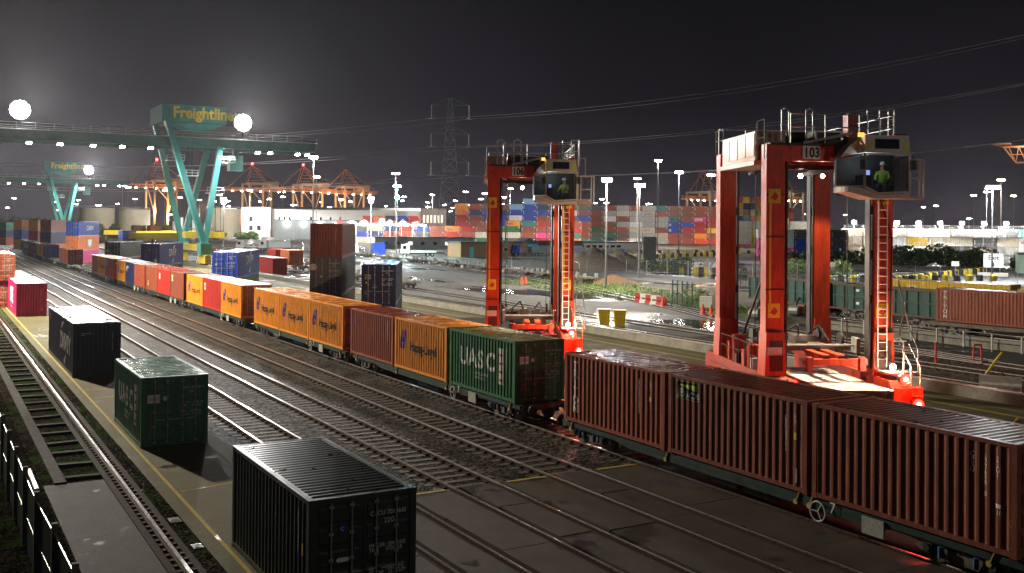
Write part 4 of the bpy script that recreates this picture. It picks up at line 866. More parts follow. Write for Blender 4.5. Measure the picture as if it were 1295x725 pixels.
# ================================================================== RAIL MOUNTED GANTRY CRANES
teal = mat('crane_teal', (.05, .27, .25), .45, noise=.2, scale=.6); tealdark = mat('crane_dark_teal', (.05, .16, .15), .5, noise=.25, scale=.8)
def rmg(y, label, word):
    r = empty('gantry_crane', (0, y, 0), 0, label, 'gantry crane', 'teal rail gantry cranes')
    for gy in (-5.0, 5.0):
        b = MB(); b.box(-38, 68, gy - .6, gy + .6, 22.8, 24.6); o = b.build('main_girder', tealdark, r)
        b = MB(); railing(b, [(-38, gy - 1.2, 24.6), (68, gy - 1.2, 24.6)], 1.1, .05, 3); b.box(-38, 68, gy - 1.6, gy - .6, 24.5, 24.6); b.build('walkway', steel, o)
    for gx in (-38, 67): b = MB(); b.box(gx, gx + 1, -4.4, 4.4, 22.9, 24.4); b.build('end_tie', tealdark, r)
    for gx, nm in ((45.2, 0), (5.5, 1)):
        for fy in (-9.5, 9.5):
            for dx in (-6.5, 3.8) if nm == 0 else (-1.5, 1.5):
                b = MB(); b.bar((gx, fy, 4.2), (gx + dx, fy * .55, 22.9 if dx > 0 else 28.8), 1.35, 1.0); b.build('leg', teal, r)
            b = MB(); b.box(gx - 1.0, gx + 1.0, fy - 1.6, fy + 1.6, 2.4, 4.6); b.build('leg_foot', teal, r)
            b = MB(); b.box(gx - .5, gx + .5, fy - 3, fy + 3, .75, 2.4); o = b.build('bogie', mat('crane_yellow', (.65, .48, .04), .5, noise=.3), r)
            for wy in (-2.2, -.8, .8, 2.2): b = MB(); b.cyl((gx - .2, fy + wy, 1.0 - .3), (gx + .2, fy + wy, 1.0 - .3), .36, 14); b.build('wheel', darksteel, o)
        b = MB(); b.box(gx - .6, gx + .6, -7.8, 7.8, 3.0, 4.2); b.build('sill_beam', mat('crane_yellow', (.65, .48, .04), .5), r)
    b = MB(); b.box(38.0, 50, -5.8, 5.8, 27.4, 30.6); b.build('portal_head', teal, r)
    b = MB(); b.prism([(38.5, 27.3), (50, 27.3), (45.5, 25.6), (41, 25.8)], 'y', -5.6, -5.2); b.build('portal_arch', teal, r)
    b = MB(); b.box(40, 55, -4, 4, 25.0, 27.2); o = b.build('machinery_house', mat('house_grey', (.22, .24, .24), .5, noise=.2), r)
    flat_text(word, 2.1, decal_yellow, r, (40.0, -5.86, 28.2), (1, 0, 0), (0, 0, 1), bold=.03, stretch=.9)
    b = MB(); b.box(47, 53, -3.2, 3.2, 24.7, 26.4); b.build('trolley', mat('house_grey', (.22, .24, .24), .5), r)
    b = MB(); b.box(51.5, 54, -3.2, -.8, 18.6, 21.6); b.box(52.3, 53.3, -2.6, -1.6, 21.6, 24); b.build('operator_cab', tealdark, r)
    b = MB()
    for xx, yy in ((44.5, -2), (44.5, 2), (50, -2), (50, 2)): b.cyl((xx, yy, 6.5), (xx, yy, 24.7), .06, 5)
    b.build('hoist_ropes', darksteel, r)
    b = MB(); b.box(43.5, 51, -1.4, 1.4, 5.4, 6.6); b.build('spreader', mat('crane_yellow', (.65, .48, .04), .5), r)
    for fy in (-5.4,):
        b = MB()
        for xx, zz in ((40.5, 20), (43, 17.2), (50, 20), (48, 14)): b.box(xx - 1.6, xx + 1.6, fy - 1, fy + 1, zz, zz + .12); railing(b, [(xx - 1.6, fy - 1, zz), (xx + 1.6, fy - 1, zz)], 1.1, .05)
        b.build('service_platform', steel, r)
    # flood lamps slung below the girder
    for k, xx in enumerate([-30, -22, -14, -6, 1, 8, 15.5, 20.5, 26, 31, 36, 56, 58.5, 64, 66]):
        b = MB(); b.box(xx - .45, xx + .45, -6.5, -5.7, 22.0, 22.35); o = b.build('floodlight', darksteel, r)
        b = MB(); b.quad((xx - .4, -6.45, 21.985), (xx + .4, -6.45, 21.985), (xx + .4, -5.75, 21.985), (xx - .4, -5.75, 21.985)); b.box(xx - .4, xx + .4, -6.53, -6.505, 22.02, 22.3); b.build('lens', lamp_white, o)
    for xx in (14, 53):  # round bank drawn oversized so its lenses imitate lamp glare
        b = MB(); b.cyl((xx, -6.2, 27.8), (xx, -6.69, 27.8), 1.75, 32); b.bar((xx, -6.3, 24.6), (xx, -6.3, 26.4), .3); o = b.build('floodlight_bank', darksteel, r)
        b = MB()
        for i in range(18):
            n_, q = (12, 1.3) if i < 12 else (6, .55); t = i * 2 * math.pi / n_; b.cyl((xx + q * math.cos(t), -6.7, 27.8 + q * math.sin(t)), (xx + q * math.cos(t), -6.8, 27.8 + q * math.sin(t)), .27, 14)
        b.build('lens', lamp_hot, o)
    return r
rmg(203, 'nearer teal gantry crane with yellow lettering above the train', 'Freightliner')
rmg(418, 'further teal gantry crane with yellow lettering at far left', 'Freightliner')
for yy, kx in ((203, 1), (418, 1.6)):
    for xx in (14, 53): lamp((xx, yy - 7.6, 27.8), (.5e5 if xx == 14 else .8e5) * K * kx, (1, .97, .93), 1.2, spot=160, aim=(xx, yy - 60, -10), blend=.4)
    for xx in (-22, 2, 20, 34, 61): lamp((xx, yy - 6.9, 21.6), 1.4e4 * K * kx, (1, .96, .9), .5, spot=160, aim=(xx, yy - 12, -10), blend=.4)
    lamp((46, yy - 14, 17), 1300 * kx, (.9, 1, .97), .6)  # unseen fill added to brighten the teal legs
    for xx in (14, 53): lamp((xx, yy - 8.2, 27.8), (8e5 if xx == 14 else 9e5) * kx, (1, .97, .93), 1.0, spot=9, aim=(4, 0, 16), blend=1)
# ================================================================== LAMP MASTS
def mast_proto(h, m_, arms=4, wide=1.3):
    r = empty('lamp_mast', (0, 0, 0))
    b = MB(); b.cyl((0, 0, 0), (0, 0, h - .2), .17, 8, .08); b.box(-.3, .3, -.3, .3, 0, .35); b.build('pole', mat('mast_grey', (.2, .2, .2), .6, .3, .3, 1), r)
    b = MB(); b.box(-wide, wide, -.08, .08, h - .3, h - .15); b.build('crossarm', steel, r)
    for i in range(arms):
        xx = -wide + 2 * wide * (i + .5) / arms
        b = MB(); b.box(xx - .3, xx + .3, -.34, .3, h - .2, h + .25); o = b.build('luminaire', darksteel, r)
        b = MB(); b.box(xx - .28, xx + .28, -.36, -.342, h - .18, h + .23); b.quad((xx - .26, -.32, h - .205), (xx + .26, -.32, h - .205), (xx + .26, .28, h - .205), (xx - .26, .28, h - .205)); b.build('lens', m_, o)
    return r
near = [  # x, y, h, lens, power, colour, label
 (79.4, 112.1, 14.6, lamp_hot, 6.5e4, (1, .93, .78), 'tall lamp mast with a brilliant head standing on the grass'),
 (188.5, 239.8, 28, lamp_white, 3e4, (1, .95, .9), 'tall grey mast between the container wall and the car park'),
 (163, 199, 22, lamp_white, 6e4, (.85, .92, 1), 'wide headed mast just left of carrier 103'),
 (151, 104.5, 15.3, lamp_hot, 8e4, (.9, .93, 1), 'white lit lamp mast beside the exit board'),
 (98.2, 242, 15.0, lamp_hot, 7e4, (1, .93, .85), 'lamp mast with white glare right of the tall stack'),
 (103, 236.5, 18, lamp_cyan, 7e4, (.55, .95, 1), 'mast carrying the cyan white lamp left of the pylon'),
 (66, 262, 14.5, lamp_hot, 6e4, (1, .95, .88), 'lamp mast with white head behind the white office'),
 (74, 216, 23, lamp_white, 5e4, (1, .97, .93), 'double headed mast behind the tall stack'),
 (100, 132, 15, lamp_white, 2e4, (1, .95, .9), 'thin lamp mast between the legs of carrier 106')]
for i, (x, y, h, m_, pw, cl, lb) in enumerate(near):
    q = mast_proto(h, m_, 4, (.5, .9, .9, 1.1, .6, .9, .6, .9, .7)[i]); q.location = (x, y, 0); q.rotation_euler = (0, 0, -R(30)); tag(q, lb, 'lamp mast', 'lamp masts round the yard')
    lamp((x - .25, y - .45, h - .25), pw * .72 * K, cl, .5, spot=165, aim=(x - .4, y - .7, 0), blend=.3)
far = [(252.9, 335.4, 'a'), (256.3, 294, 'w'), (479.5, 335.1, 'w'), (367.7, 250.7, 'a'), (520.8, 372, 'w'), (544.8, 363.6, 'a'), (772.8, 602.6, 'w'), (157.1, 362.4, 'w'), (434.4, 1026.9, 'a'), (341.1, 773.1, 'w'), (294, 662.7, 'w'), (381.4, 809.7, 'a'), (288.5, 604.7, 'r'), (443.3, 902, 'w'), (371.9, 736.4, 'r'),
       (524.6, 1045.8, 'w'), (278.2, 537.2, 'r'), (452.2, 869.4, 'w'), (362, 673.9, 'w'), (300.2, 553.9, 'w'), (269.1, 468.2, 'r'), (352.8, 621.9, 'w'), (446.7, 752.4, 'a'), (492.4, 818.3, 'w'), (495, 715.5, 'w'), (425, 605.8, 'w'), (609.7, 842.5, 'w'), (576.5, 786.3, 'r'), (66, 977.8, 'w'), (89.8, 567.9, 'w'), (99, 607, 'w'), (154.5, 912, 'w'),
       (180.5, 1171.2, 'a'), (122.1, 1012.7, 'a'), (142.2, 411.1, 'w'), (303.3, 1181.7, 'w'), (168.3, 607.1, 'w'), (263.2, 912.8, 'w'), (228.5, 735.3, 'w'), (230.4, 947.4, 'a'), (173, 822, 'w'), (205.3, 896.8, 'w'), (127.1, 647.7, 'w'), (241.8, 814.9, 'w'), (313.3, 891.6, 'a'), (321.7, 840.5, 'w'), (337.5, 319.9, 'w')]
lens = {'w': lamp_white, 'a': lamp_amber, 'r': emis('lamp_rose', (1, .78, .7), 260)}
for _ in range(34):
    az, d_ = rnd.uniform(-.02, .95), rnd.uniform(480, 1150); far.append((d_ * math.sin(az), d_ * math.cos(az), rnd.choice('wwwarr')))
protos = {k: mast_proto(28, m_, 4, 1.5) for k, m_ in lens.items()}
cn = {'w': 'white', 'a': 'amber', 'r': 'rosy'}; tcnt = {}
i_real = {(x, y): i for i, (x, y, k) in enumerate(far)}
far.sort(key=lambda t: math.atan2(t[0], t[1])); usedp = set()
for i, (x, y, k) in enumerate(far):
    tcnt[k] = tcnt.get(k, 0) + 1
    n = tcnt[k]; od = lambda n: f'{n}' + ('th' if 10 < n % 100 < 14 else {1: 'st', 2: 'nd', 3: 'rd'}.get(n % 10, 'th'))
    lb = f'distant lamp mast with {cn[k]} head, {od(n)} {cn[k]} one counted from the left'
    if k in usedp: q = tree_copy(protos[k])
    else: q = protos[k]; usedp.add(k)
    q.location = (x, y, 0); q.rotation_euler = (0, 0, -math.atan2(x, y)); q.scale = (1, 1, 1 if i_real[(x, y)] < 47 else rnd.uniform(.55, .95)); tag(q, lb, 'lamp mast', 'distant lamp masts of the port')
for x, y, pw, cl in ((252.9, 330, 6e5, (1, .85, .65)), (157, 360, 6e5, (1, .95, .9)), (288, 600, 1.2e6, (1, .9, .8)), (268, 460, 8e5, (1, .9, .82)), (337, 318, 6e5, (1, .8, .6)), (479, 332, 8e5, (1, .95, .9)), (352, 560, 9e5, (1, .9, .8)), (168, 600, 9e5, (1, .93, .88)), (300, 800, 3e6, (1, .6, .35)), (205, 880, 3e6, (1, .55, .28)), (366, 246, 3e5, (1, .85, .65)), (425, 430, 6e5, (1, .9, .85))):
    lamp((x, y - 1, 27.5), pw * .35 * K, cl, 1.5, spot=165, aim=(x, y - 3, 0), blend=.3)
for (x, y, h, cl, pw, m_) in ((79.4, 112.1, 14.6, (1, .93, .78), 2.5e4, lamp_hot), (103, 236.5, 15.2, (.3, .85, 1), .5e5, lamp_cyan), (98.2, 242, 14.2, (1, .93, .85), .5e5, lamp_hot), (100, 239, 9.2, (1, .96, .9), .5e5, lamp_hot), (151, 104.5, 15.3, (.9, .93, 1), 4e4, lamp_hot), (66, 262, 13.6, (1, .93, .85), .5e5, lamp_hot)):
    v = Vector((-x, -y, 0)).normalized(); lamp((x + v.x * .9, y + v.y * .9, h), pw, cl, .5, spot=8, aim=(0, 0, 11), blend=1)
    if h not in (14.6, 15.3):
        rr_ = .55; b = MB(); p = Vector((x, y, h)) + v * .75; b.cyl(p, p + v * .06, rr_, 16); b.cyl(p - v * .5, p - v * .02, rr_ * .9, 12); o = b.build('floodlight', m_)
        tag(o, {15.2: 'cyan white floodlight clamped low on its mast', 14.2: 'brilliant floodlight on the mast right of the tall stack', 9.2: 'low brilliant floodlight glaring beside the depot yard', 13.6: 'brilliant floodlight behind the white office roof'}[h], 'floodlight')
# ================================================================== FAR CONTAINER STACKS
fm_ = {}
def farbox(c, L, H):
    k = (c, L, H)
    if k not in fm_:
        n = int(L / .55); b = MB(); vs = [(.0, 0)]
        for i in range(n): a = .15 + i * (L - .3) / n; d = (L - .3) / n; vs += [(a + d * .15, 0), (a + d * .35, .05), (a + d * .65, .05), (a + d * .85, 0)]
        vs.append((L, 0)); V = []
        for x, y in vs: V += [(x, y, .12), (x, y, H - .1)]
        b.add(V, [(2 * i, 2 * i + 2, 2 * i + 3, 2 * i + 1) for i in range(len(vs) - 1)])
        b.box(0, L, .06, 2.38, .12, H - .02); b.box(0, L, -.01, .06, H - .1, H); b.box(0, L, -.01, .06, 0, .12)
        for x in (0, L - .14): b.box(x - .001, x + .141, -.02, .12, 0, H - .001)
        # ribbed end on the right
        for k_ in range(5): b.box(L, L + .04, .25 + k_ * .42, .4 + k_ * .42, .15, H - .15)
        b.m = 1
        b.box(L - 1.0, L - .3, -.016, -.012, H - .5, H - .36); b.box(L - .7, L - .3, -.016, -.012, H - .75, H - .62); b.box(.25, .4, -.016, -.012, .6, H - .6)
        for k_ in (.5, .95, 1.45, 1.9): b.box(L + .05, L + .08, k_ - .03, k_ + .03, .15, H - .12)
        b.m = 0
        fm_[k] = b.data('shipping_container', [paint(c), decal_white])
    return fm_[k]
MASS = []
ordn = ['bottom', 'second', 'third', 'fourth', 'fifth', 'sixth', 'seventh', 'eighth', 'ninth']
LOGO = {}
def farstack(org, ang, bays, where, L=6.06, H=2.6, gap=.25, group='containers in the far stacks', end=False, logos=None, merge=False):
    """bays: one string of colour initials per bay, bottom first"""
    ca, sa = math.cos(ang), math.sin(ang); W_ = 2.44 if end else L
    for i, bay in enumerate(bays):
        for j, ch in enumerate(bay):
            c = CH[ch]; t = i * (W_ + gap)
            if c is None: continue
            me = farbox(c, L, H); x, y = org[0] + ca * t, org[1] + sa * t
            rz = ang
            if end: rz = ang + math.pi / 2
            dx = rnd.uniform(-.16, .16); dy_ = rnd.uniform(-.35, .35); x += -sa * dy_; y += ca * dy_
            if merge:
                M_ = Matrix.Translation((x + ca * dx + (ca * W_ if end else 0), y + sa * dx + (sa * W_ if end else 0), .04 + j * H)) @ Matrix.Rotation(rz, 4, 'Z')
                MASS.append((me, M_)); continue
            o = link('shipping_container', me, None, (x + ca * dx + (ca * W_ if end else 0), y + sa * dx + (sa * W_ if end else 0), .04 + j * (H + .05)), rz)
            tag(o, f'{c} container, {ordn[j]} tier, bay {i + 1} from left, {where}', 'shipping container', group)
            k = (i, j)
            if logos and k in logos and not end:
                tx, m_, h = logos[k]; flat_text(tx, h, m_, o, (.6, -.03, H * .32), (1, 0, 0), (0, 0, 1), name='marking', bold=.02)
CH = {'b': 'brown', 'd': 'dark brown', 'r': 'red', 'R': 'bright red', 'o': 'orange', 'p': 'pale orange', 'g': 'green', 'B': 'blue', 'n': 'navy', 'y': 'yellow', 'm': 'magenta', 'k': 'pink', 'w': 'white', 'c': 'cream', 'G': 'grey', 'P': 'pale grey', 't': 'teal', 'u': 'rust brown', 'O': 'olive', 'l': 'light blue', 'e': 'beige', 'M': 'maroon', '.': None}
A27 = -R(29)
LW, LR, LN = decal_white, decal_red, decal_blue
farstack((275, 412), A27, ['kGopbbd', 'tGgbdbG', 'ngddwPb', 'dGbPdcP', 'wPcwPPb', 'GPcPPePP'[:7], 'PedPPbt', 'bbBBtdd', 'bdrBbdd', 'Rorrkbb', 'ruyrrbu', 'cuorbbb'], 'long stack wall behind lamp mast',
         logos={(3, 2): ('TRITON', LR, .5), (5, 2): ('TRITON', LR, .6), (4, 2): ('TIPHOOK', LW, .4), (9, 4): ('ONE', LW, 1.2), (10, 2): ('I', decal_black, 1.2), (2, 4): ('EVERGREEN', LW, .5), (5, 5): ('TEXTAINER', LN, .5), (7, 4): ('CAI', LN, .9), (7, 2): ('B', LW, 1), (7, 3): ('B', LW, 1)}, L=6.06)
farstack((354, 369), A27, ['bMrObbG', 'OObyOMO', 'MObMOrM', 'bOMbMOb', 'OMbOyMb', 'MbOrMbM'], 'x', end=True, merge=True)
farstack((212, 420), A27, ['bbtrrpo', 'bmrbdnb', 'ubbbnBd', 'ubbBBnd', 'bubgwBl'[:7], 'uubgBBBl', 'uubmbBnG', 'bubmRcbG', 'bubMbwdt', 'tbubBdGb'], 'x', merge=True, logos={(4, 3): ('CHINA', LW, .8), (5, 3): ('HUNG', LW, .8), (6, 3): ('ONE', LW, 1.2), (5, 7): ('K LINE', LN, .6), (5, 6): ('HAMB', LW, .6), (4, 5): ('HSUD', LW, .6)})
farstack((166, 430), A27, ['cBG', 'wne', 'ubn', 'ubr', 'bGB', 'bbu', 'bro', 'Mbr', 'gcd', 'gcg', 'Gcgo', 'nbdt', 'rkbr', 'mrbb', 'ptrb'], 'low stack wall around the pylon foot', L=6.6, logos={(6, 2): ('Hapag', LN, .9), (0, 1): ('I', LW, 1.2), (4, 2): ('I', LW, 1.2), (9, 2): ('CHINA', LW, .7), (10, 3): ('Hapag', LN, .8), (1, 0): ('X', LR, 1.2)})
farstack((206, 520), A27, ['rrbbr', 'pprrp', 'rpprn', 'ooBnB', 'uobrr'], 'x', merge=True)
farstack((225, 640), A27, ['rrorbrr', 'rbrrorr', 'Rrrobrm', 'rbrrrrr', 'orrbrkr', 'rrrbrgm'], 'x', merge=True)
farstack((283, 309), A27, ['bOygnOyk', 'krbOtbny', 'OybkrOnb', 'wrkbyOor'], 'x', end=True, merge=True)
farstack((239, 262), A27, ['.ccc', '.yyc', '.ccc', 'ncyc'], 'pale stack between carrier 103 legs')
farstack((207, 217), A27, ['kkw', 'kww', 'BBG', 'BBG', 'BGG'], 'pink and blue stack between carrier legs', L=5)
farstack((262, 236), -R(40), ['eee', 'wee', 'wwe', 'wyc', 'ecc', 'Gce', 'eGc', 'PeG', 'wwt', 'eeo', 'PPo'], 'pale refrigerated rack at right', L=6.6, H=2.75, logos={(5, 2): ('Hapag-Lloyd', LN, .62), (1, 1): ('N', LR, 1.4), (8, 1): ('MING', LR, .9)})
for k in range(12):   # lamps along the top of the reefer rack
    x, y = 262 + math.cos(-R(40)) * (k * 6.6 + 3), 236 + math.sin(-R(40)) * (k * 6.6 + 3) 
    b = MB(); b.cyl((0, 0, 0), (0, 0, 10.6), .12, 6); b.box(-.5, .5, -.9, -.3, 10.3, 10.8)
    o = b.build('rack_lamp', steel); o.location = (x - 2.6, y - 3.4, 0); o.rotation_euler = (0, 0, -R(40))
    l = MB(); l.box(-.6, .6, -1.0, -.91, 10.0, 10.8); l.build('lens', lamp_hot, o)
    tag(o, f'rack lamp on a thin post above the pale refrigerated containers, number {k + 1} from left', 'lamp', 'lamps over the refrigerated rack')
    if k % 3 == 1: lamp((x - 3.6, y - 5.2, 10.2), .6e4 * K, (1, .96, .9), .5)
bmm = bmesh.new(); mats_ = []
for me, M_ in MASS:
    n0 = len(bmm.verts); f0 = len(bmm.faces); bmm.from_mesh(me); bmm.verts.ensure_lookup_table(); bmm.faces.ensure_lookup_table()
    for v in bmm.verts[n0:]: v.co = M_ @ v.co
    if me.materials[0] not in mats_: mats_.append(me.materials[0])
    if decal_white not in mats_: mats_.append(decal_white)
    for f in bmm.faces[f0:]: f.material_index = mats_.index(me.materials[f.material_index])
me = bpy.data.meshes.new('container_mass'); bmm.to_mesh(me); bmm.free()
for m_ in mats_: me.materials.append(m_)
tag(link('container_mass', me), 'distant mass of many coloured containers stacked far behind', 'containers', kind='stuff')
def gangway():
    r = empty('reefer_gantry', (262 - 1.8, 236 - 2.4, 0), -R(40), 'grey steel gangway racks in front of the refrigerated containers', 'gangway')
    for z in (2.9, 5.7, 8.4):
        b = MB(); b.box(0, 74, -.9, -.1, z, z + .08); railing(b, [(0, -.95, z), (74, -.95, z)], 1.1, .04, 3); b.build('walkway', steel, r)
    b = MB()
    for k in range(13): b.box(k * 6.1, k * 6.1 + .18, -.9, -.72, 0, 9.4)
    b.build('uprights', steel, r)
gangway()
# ================================================================== SHIP CRANES
def bars(b, prs, t): 
    for p, q in prs: b.bar(p, q, t)
stsw = mat('ship_crane_grey', (.34, .29, .26), .6, noise=.2); stso = mat('ship_crane_orange', (.34, .17, .1), .6, noise=.2)
def sts(x, y, s, label, m_, rz, beacon=True, boom=True):
    r = empty('ship_crane', (x, y, 0), rz, label, 'ship crane', 'ship to shore cranes on the quay'); r.scale = (s, s, s)
    for lx in (-9, 9):
        for ly in (-12, 12):
            b = MB(); b.bar((lx, ly, 1), (lx, ly, 42), 1.5); b.build('leg', m_, r)
    b = MB(); bars(b, [((-9, -12, 14), (-9, 12, 14)), ((9, -12, 14), (9, 12, 14)), ((-9, -12, 42), (9, -12, 42)), ((-9, 12, 42), (9, 12, 42)), ((-9, -12, 42), (-9, 12, 42)), ((9, -12, 42), (9, 12, 42))], 1.4); b.build('portal_beam', m_, r)
    b = MB(); bars(b, [((-9, -12, 14), (-9, 12, 40)), ((9, -12, 40), (9, 12, 14)), ((-9, 0, 42), (9, 12, 26))], .7); b.build('brace', m_, r)
    b = MB(); bars(b, [((-9, -3, 42), (-4, -3, 58)), ((9, -3, 42), (-4, -3, 58)), ((-9, 3, 42), (-4, 3, 58)), ((9, 3, 42), (-4, 3, 58)), ((-4, -3, 58), (-4, 3, 58)), ((-4, 0, 58), (-26, 0, 37)), ((-4, 0, 58), (24, 0, 40))], .55)
    for k in range(1, 6): t = k / 6; bars(b, [((-9 + 5 * t, -3, 42 + 16 * t), (9 - 13 * t, -3, 42 + 16 * t))], .3)
    b.build('a_frame', stso, r)
    b = MB(); bars(b, [((-28, -2.5, 36), (26, -2.5, 36)), ((-28, 2.5, 36), (26, 2.5, 36)), ((-28, -2.5, 38.5), (26, -2.5, 38.5)), ((-28, 2.5, 38.5), (26, 2.5, 38.5))], .6)
    for k in range(18): t = -28 + k * 3; bars(b, [((t, -2.5, 36), (t + 3, -2.5, 38.5)), ((t + 3, -2.5, 38.5), (t + 3, -2.5, 36)), ((t, 2.5, 36), (t + 3, 2.5, 38.5))], .3)
    b.build('boom', stso, r)
    b = MB(); b.box(8, 18, -4, 4, 39, 44); b.build('machinery_house', m_, r)
    if beacon: b = MB(); b.cyl((-4, 0, 58.2), (-4, 0, 60), .9, 8); b.build('beacon', emis('beacon_red', (1, .03, .03), 30), r)
    for k in range(6): b = MB(); b.box(-22 + k * 8, -21 + k * 8, -3.4, -2.6, 35, 35.6); b.build('work_lamp', lamp_amber, r)
    return r
s0 = sts(245, 862, 1, 'ship crane with red beacon directly behind the teal crane right edge', stsw, 0)
for x, y, lb, sc_, rz in ((286, 850, 'ship crane with red beacon above the white office roof', 1, 0), (188.5, 976, 'ship crane with red beacon between the teal crane legs, orange lit', 1.12, .1)):
    q = tree_copy(s0, None, (x, y, 0), rz, lb); q.scale = (sc_,) * 3
q = sts(320, 838, .96, 'ship crane with orange frame, no beacon, right of the office', stsw, 0, beacon=False)
q = tree_copy(q, None, (345, 400, 0), .2, 'orange ship crane above the long stack wall right of the tall mast'); q.scale = (.62,) * 3
q = tree_copy(q, None, (372, 372, 0), .2, 'orange ship crane partly behind the legs of carrier 103'); q.scale = (.62,) * 3
for xy in ((182, 960, 18), (196, 985, 14), (300, 815, 14)): lamp(xy, 1.2e5, (1, .42, .12), 2)
b = MB(); bars(b, [((0, -2, 0), (34, -2, 0)), ((0, 2, 0), (34, 2, 0)), ((5, -2, -7), (34, -2, -7)), ((5, 2, -7), (34, 2, -7)), ((0, -2, 0), (5, -2, -7)), ((0, 2, 0), (5, 2, -7)), ((-5, 0, 1.5), (0, -2, 0)), ((-5, 0, 1.5), (3, 0, 1.5))], .6)
for k in range(8): t = k * 4; bars(b, [((t + 2, -2, 0), (t + 5, -2, -7)), ((t + 5, -2, -7), (t + 6, -2, 0)), ((t + 2, -2, -3.5), (t + 6, -2, -3.5)), ((t, -2, 0), (t, 2, 0))], .35)
q = empty('crane_boom', (414, 281, 45), -R(60), 'lattice boom tip jutting in at the top right corner', 'crane boom'); b.build('lattice', stso, q)
b = MB(); b.bar((34, 0, 0), (60, 0, -45), 1.5); b.build('mast', stsw, q)
lamp((412, 270, 47), 8000, (1, .7, .4), 1)
# ================================================================== PYLON AND WIRES
pyl = mat('pylon_steel', (.10, .125, .12), .5, .3, .2)
P0 = Vector((231.7, 465.5, 0)); pr = empty('electricity_pylon', P0, -R(26), 'tall lattice electricity pylon with three pairs of arms', 'pylon')
def half(z): return 6.6 - (6.6 - 3.2) * z / 42 if z < 42 else 3.2 - (3.2 - 1.0) * (z - 42) / 31
b = MB(); zs = [0, 8, 16, 23, 30, 36, 42, 47, 52, 57, 61, 65, 69, 73]
for z0, z1 in zip(zs, zs[1:]):
    a, c_ = half(z0), half(z1); q4 = [(-1, -1), (1, -1), (1, 1), (-1, 1)]
    for i in range(4):
        p, n = q4[i], q4[(i + 1) % 4]
        bars(b, [((p[0] * a, p[1] * a, z0), (p[0] * c_, p[1] * c_, z1))], .24)
        bars(b, [((p[0] * a, p[1] * a, z0), (n[0] * c_, n[1] * c_, z1)), ((n[0] * a, n[1] * a, z0), (p[0] * c_, p[1] * c_, z1)), ((p[0] * c_, p[1] * c_, z1), (n[0] * c_, n[1] * c_, z1))], .13)
b.build('lattice_tower', pyl, pr)
ends = []
for z in (69.5, 55, 40.5):
    for s in (-1, 1):
        b = MB(); X = s * 9.6
        bars(b, [((s * half(z), -1, z), (X, 0, z)), ((s * half(z), 1, z), (X, 0, z)), ((s * half(z + 4), 0, z + 3.5), (X, 0, z))], .14); b.build('cross_arm', pyl, pr)
        b = MB(); b.cyl((X, 0, z), (X, 0, z - 6.6), .28, 6); b.bar((X - 1.3, 0, z - 6.8), (X + 1.3, 0, z - 6.8), .3); b.build('insulator', mat('insulator_pale', (.55, .5, .42), .5), pr)
        ends.append((X, z - 6.8))
wirem = mat('wire_grey', (.3, .29, .3), .5, .2, 0)
def wire(p, q, sag, r=.09, n=14):
    b = MB(); p, q = Vector(p), Vector(q); pts = []
    for i in range(n + 1): t = i / n; v = p.lerp(q, t); v.z -= sag * 4 * t * (1 - t); pts.append(v)
    b.path(pts, r, 4); return b
ca, sa = math.cos(-R(26)), math.sin(-R(26))
posw = [('upper left', 0), ('upper right', 1), ('middle left', 2), ('middle right', 3), ('lower left', 4), ('lower right', 5)]
tgt = [(360, 205, 84), (372, 205, 86), (360, 205, 66), (372, 205, 68), (372, 190, 47), (384, 190, 49)]
tgl = [(-40, 700, 60), (-20, 700, 62), (-40, 700, 46), (-20, 700, 48), (-40, 700, 34), (-20, 700, 36)]
for (nm, i), tg, tl in zip(posw, tgt, tgl):
    X, z = ends[i]; p = P0 + Vector((ca * X, sa * X, z))
    tag(wire(p, tg, 7).build('power_cable', wirem), f'thin power cable running right from the {nm} pylon arm', 'power cable', 'power cables')
    tag(wire(p, tl, 9).build('power_cable', wirem), f'thin power cable running left from the {nm} pylon arm', 'power cable', 'power cables')
# ================================================================== BUILDINGS
clad = mat('pale_cladding', (.48, .48, .46), .55, noise=.08, scale=.2); cladg = mat('grey_cladding', (.13, .15, .155), .5, noise=.1, scale=.3); winlit = emis('lit_window', (1, .9, .7), 1.6)
roofd = mat('dark_roof', (.05, .055, .055), .6, noise=.2); brick = mat('tan_brick', (.22, .13, .06), .8, noise=.25, scale=6); cream = mat('cream_render', (.42, .38, .28), .7, noise=.12, scale=.3)
def building(name, org, rz, w_, d, h, wm, label, cat='building', roof='flat', wins=(), rh=2, door=None, lit=False):
    r = empty(name, (org[0], org[1], 0), rz, label, cat)
    b = MB(); b.box(0, w_, 0, d, 0, h); b.build('wall', wm, r)
    if roof == 'flat': b = MB(); b.box(-.25, w_ + .25, -.25, d + .25, h, h + .35); b.build('roof', roofd, r)
    else: b = MB(); b.prism([(-.3, h), (w_ / 2, h + rh), (w_ + .3, h)], 'y', -.3, d + .3) if roof == 'gable' else b.prism([(-.3, h), (d / 2, h + rh), (d + .3, h)], 'x', -.3, w_ + .3); b.build('roof', roofd, r)
    for (x, z, ww, hh, lt) in wins:
        b = MB(); b.box(x - .08, x + ww + .08, -.07, -.003, z - .08, z + hh + .08); f = b.build('window', white_paint, r)
        b = MB(); b.box(x, x + ww, -.09, -.072, z, z + hh); b.build('pane', winlit if lt else darkglass, f)
    if door: b = MB(); b.box(door[0], door[0] + door[2], -.06, -.003, 0.02, door[3]); b.build('door', door[4], r)
    return r
r = building('office_block', (168, 622), -R(25), 17, 60, 18, clad, 'white office block with square windows behind the lit bushes', wins=[(4 + 5 * (k % 2), 4 + 5.5 * (k // 2), 2.4, 3, k == 3) for k in range(4)])
b = MB(); b.box(17, 110, 6, 60, 0, 17); b.prism([(6, 17), (33, 19), (60, 17)], 'x', 17, 110); b.build('warehouse_wing', clad, r)
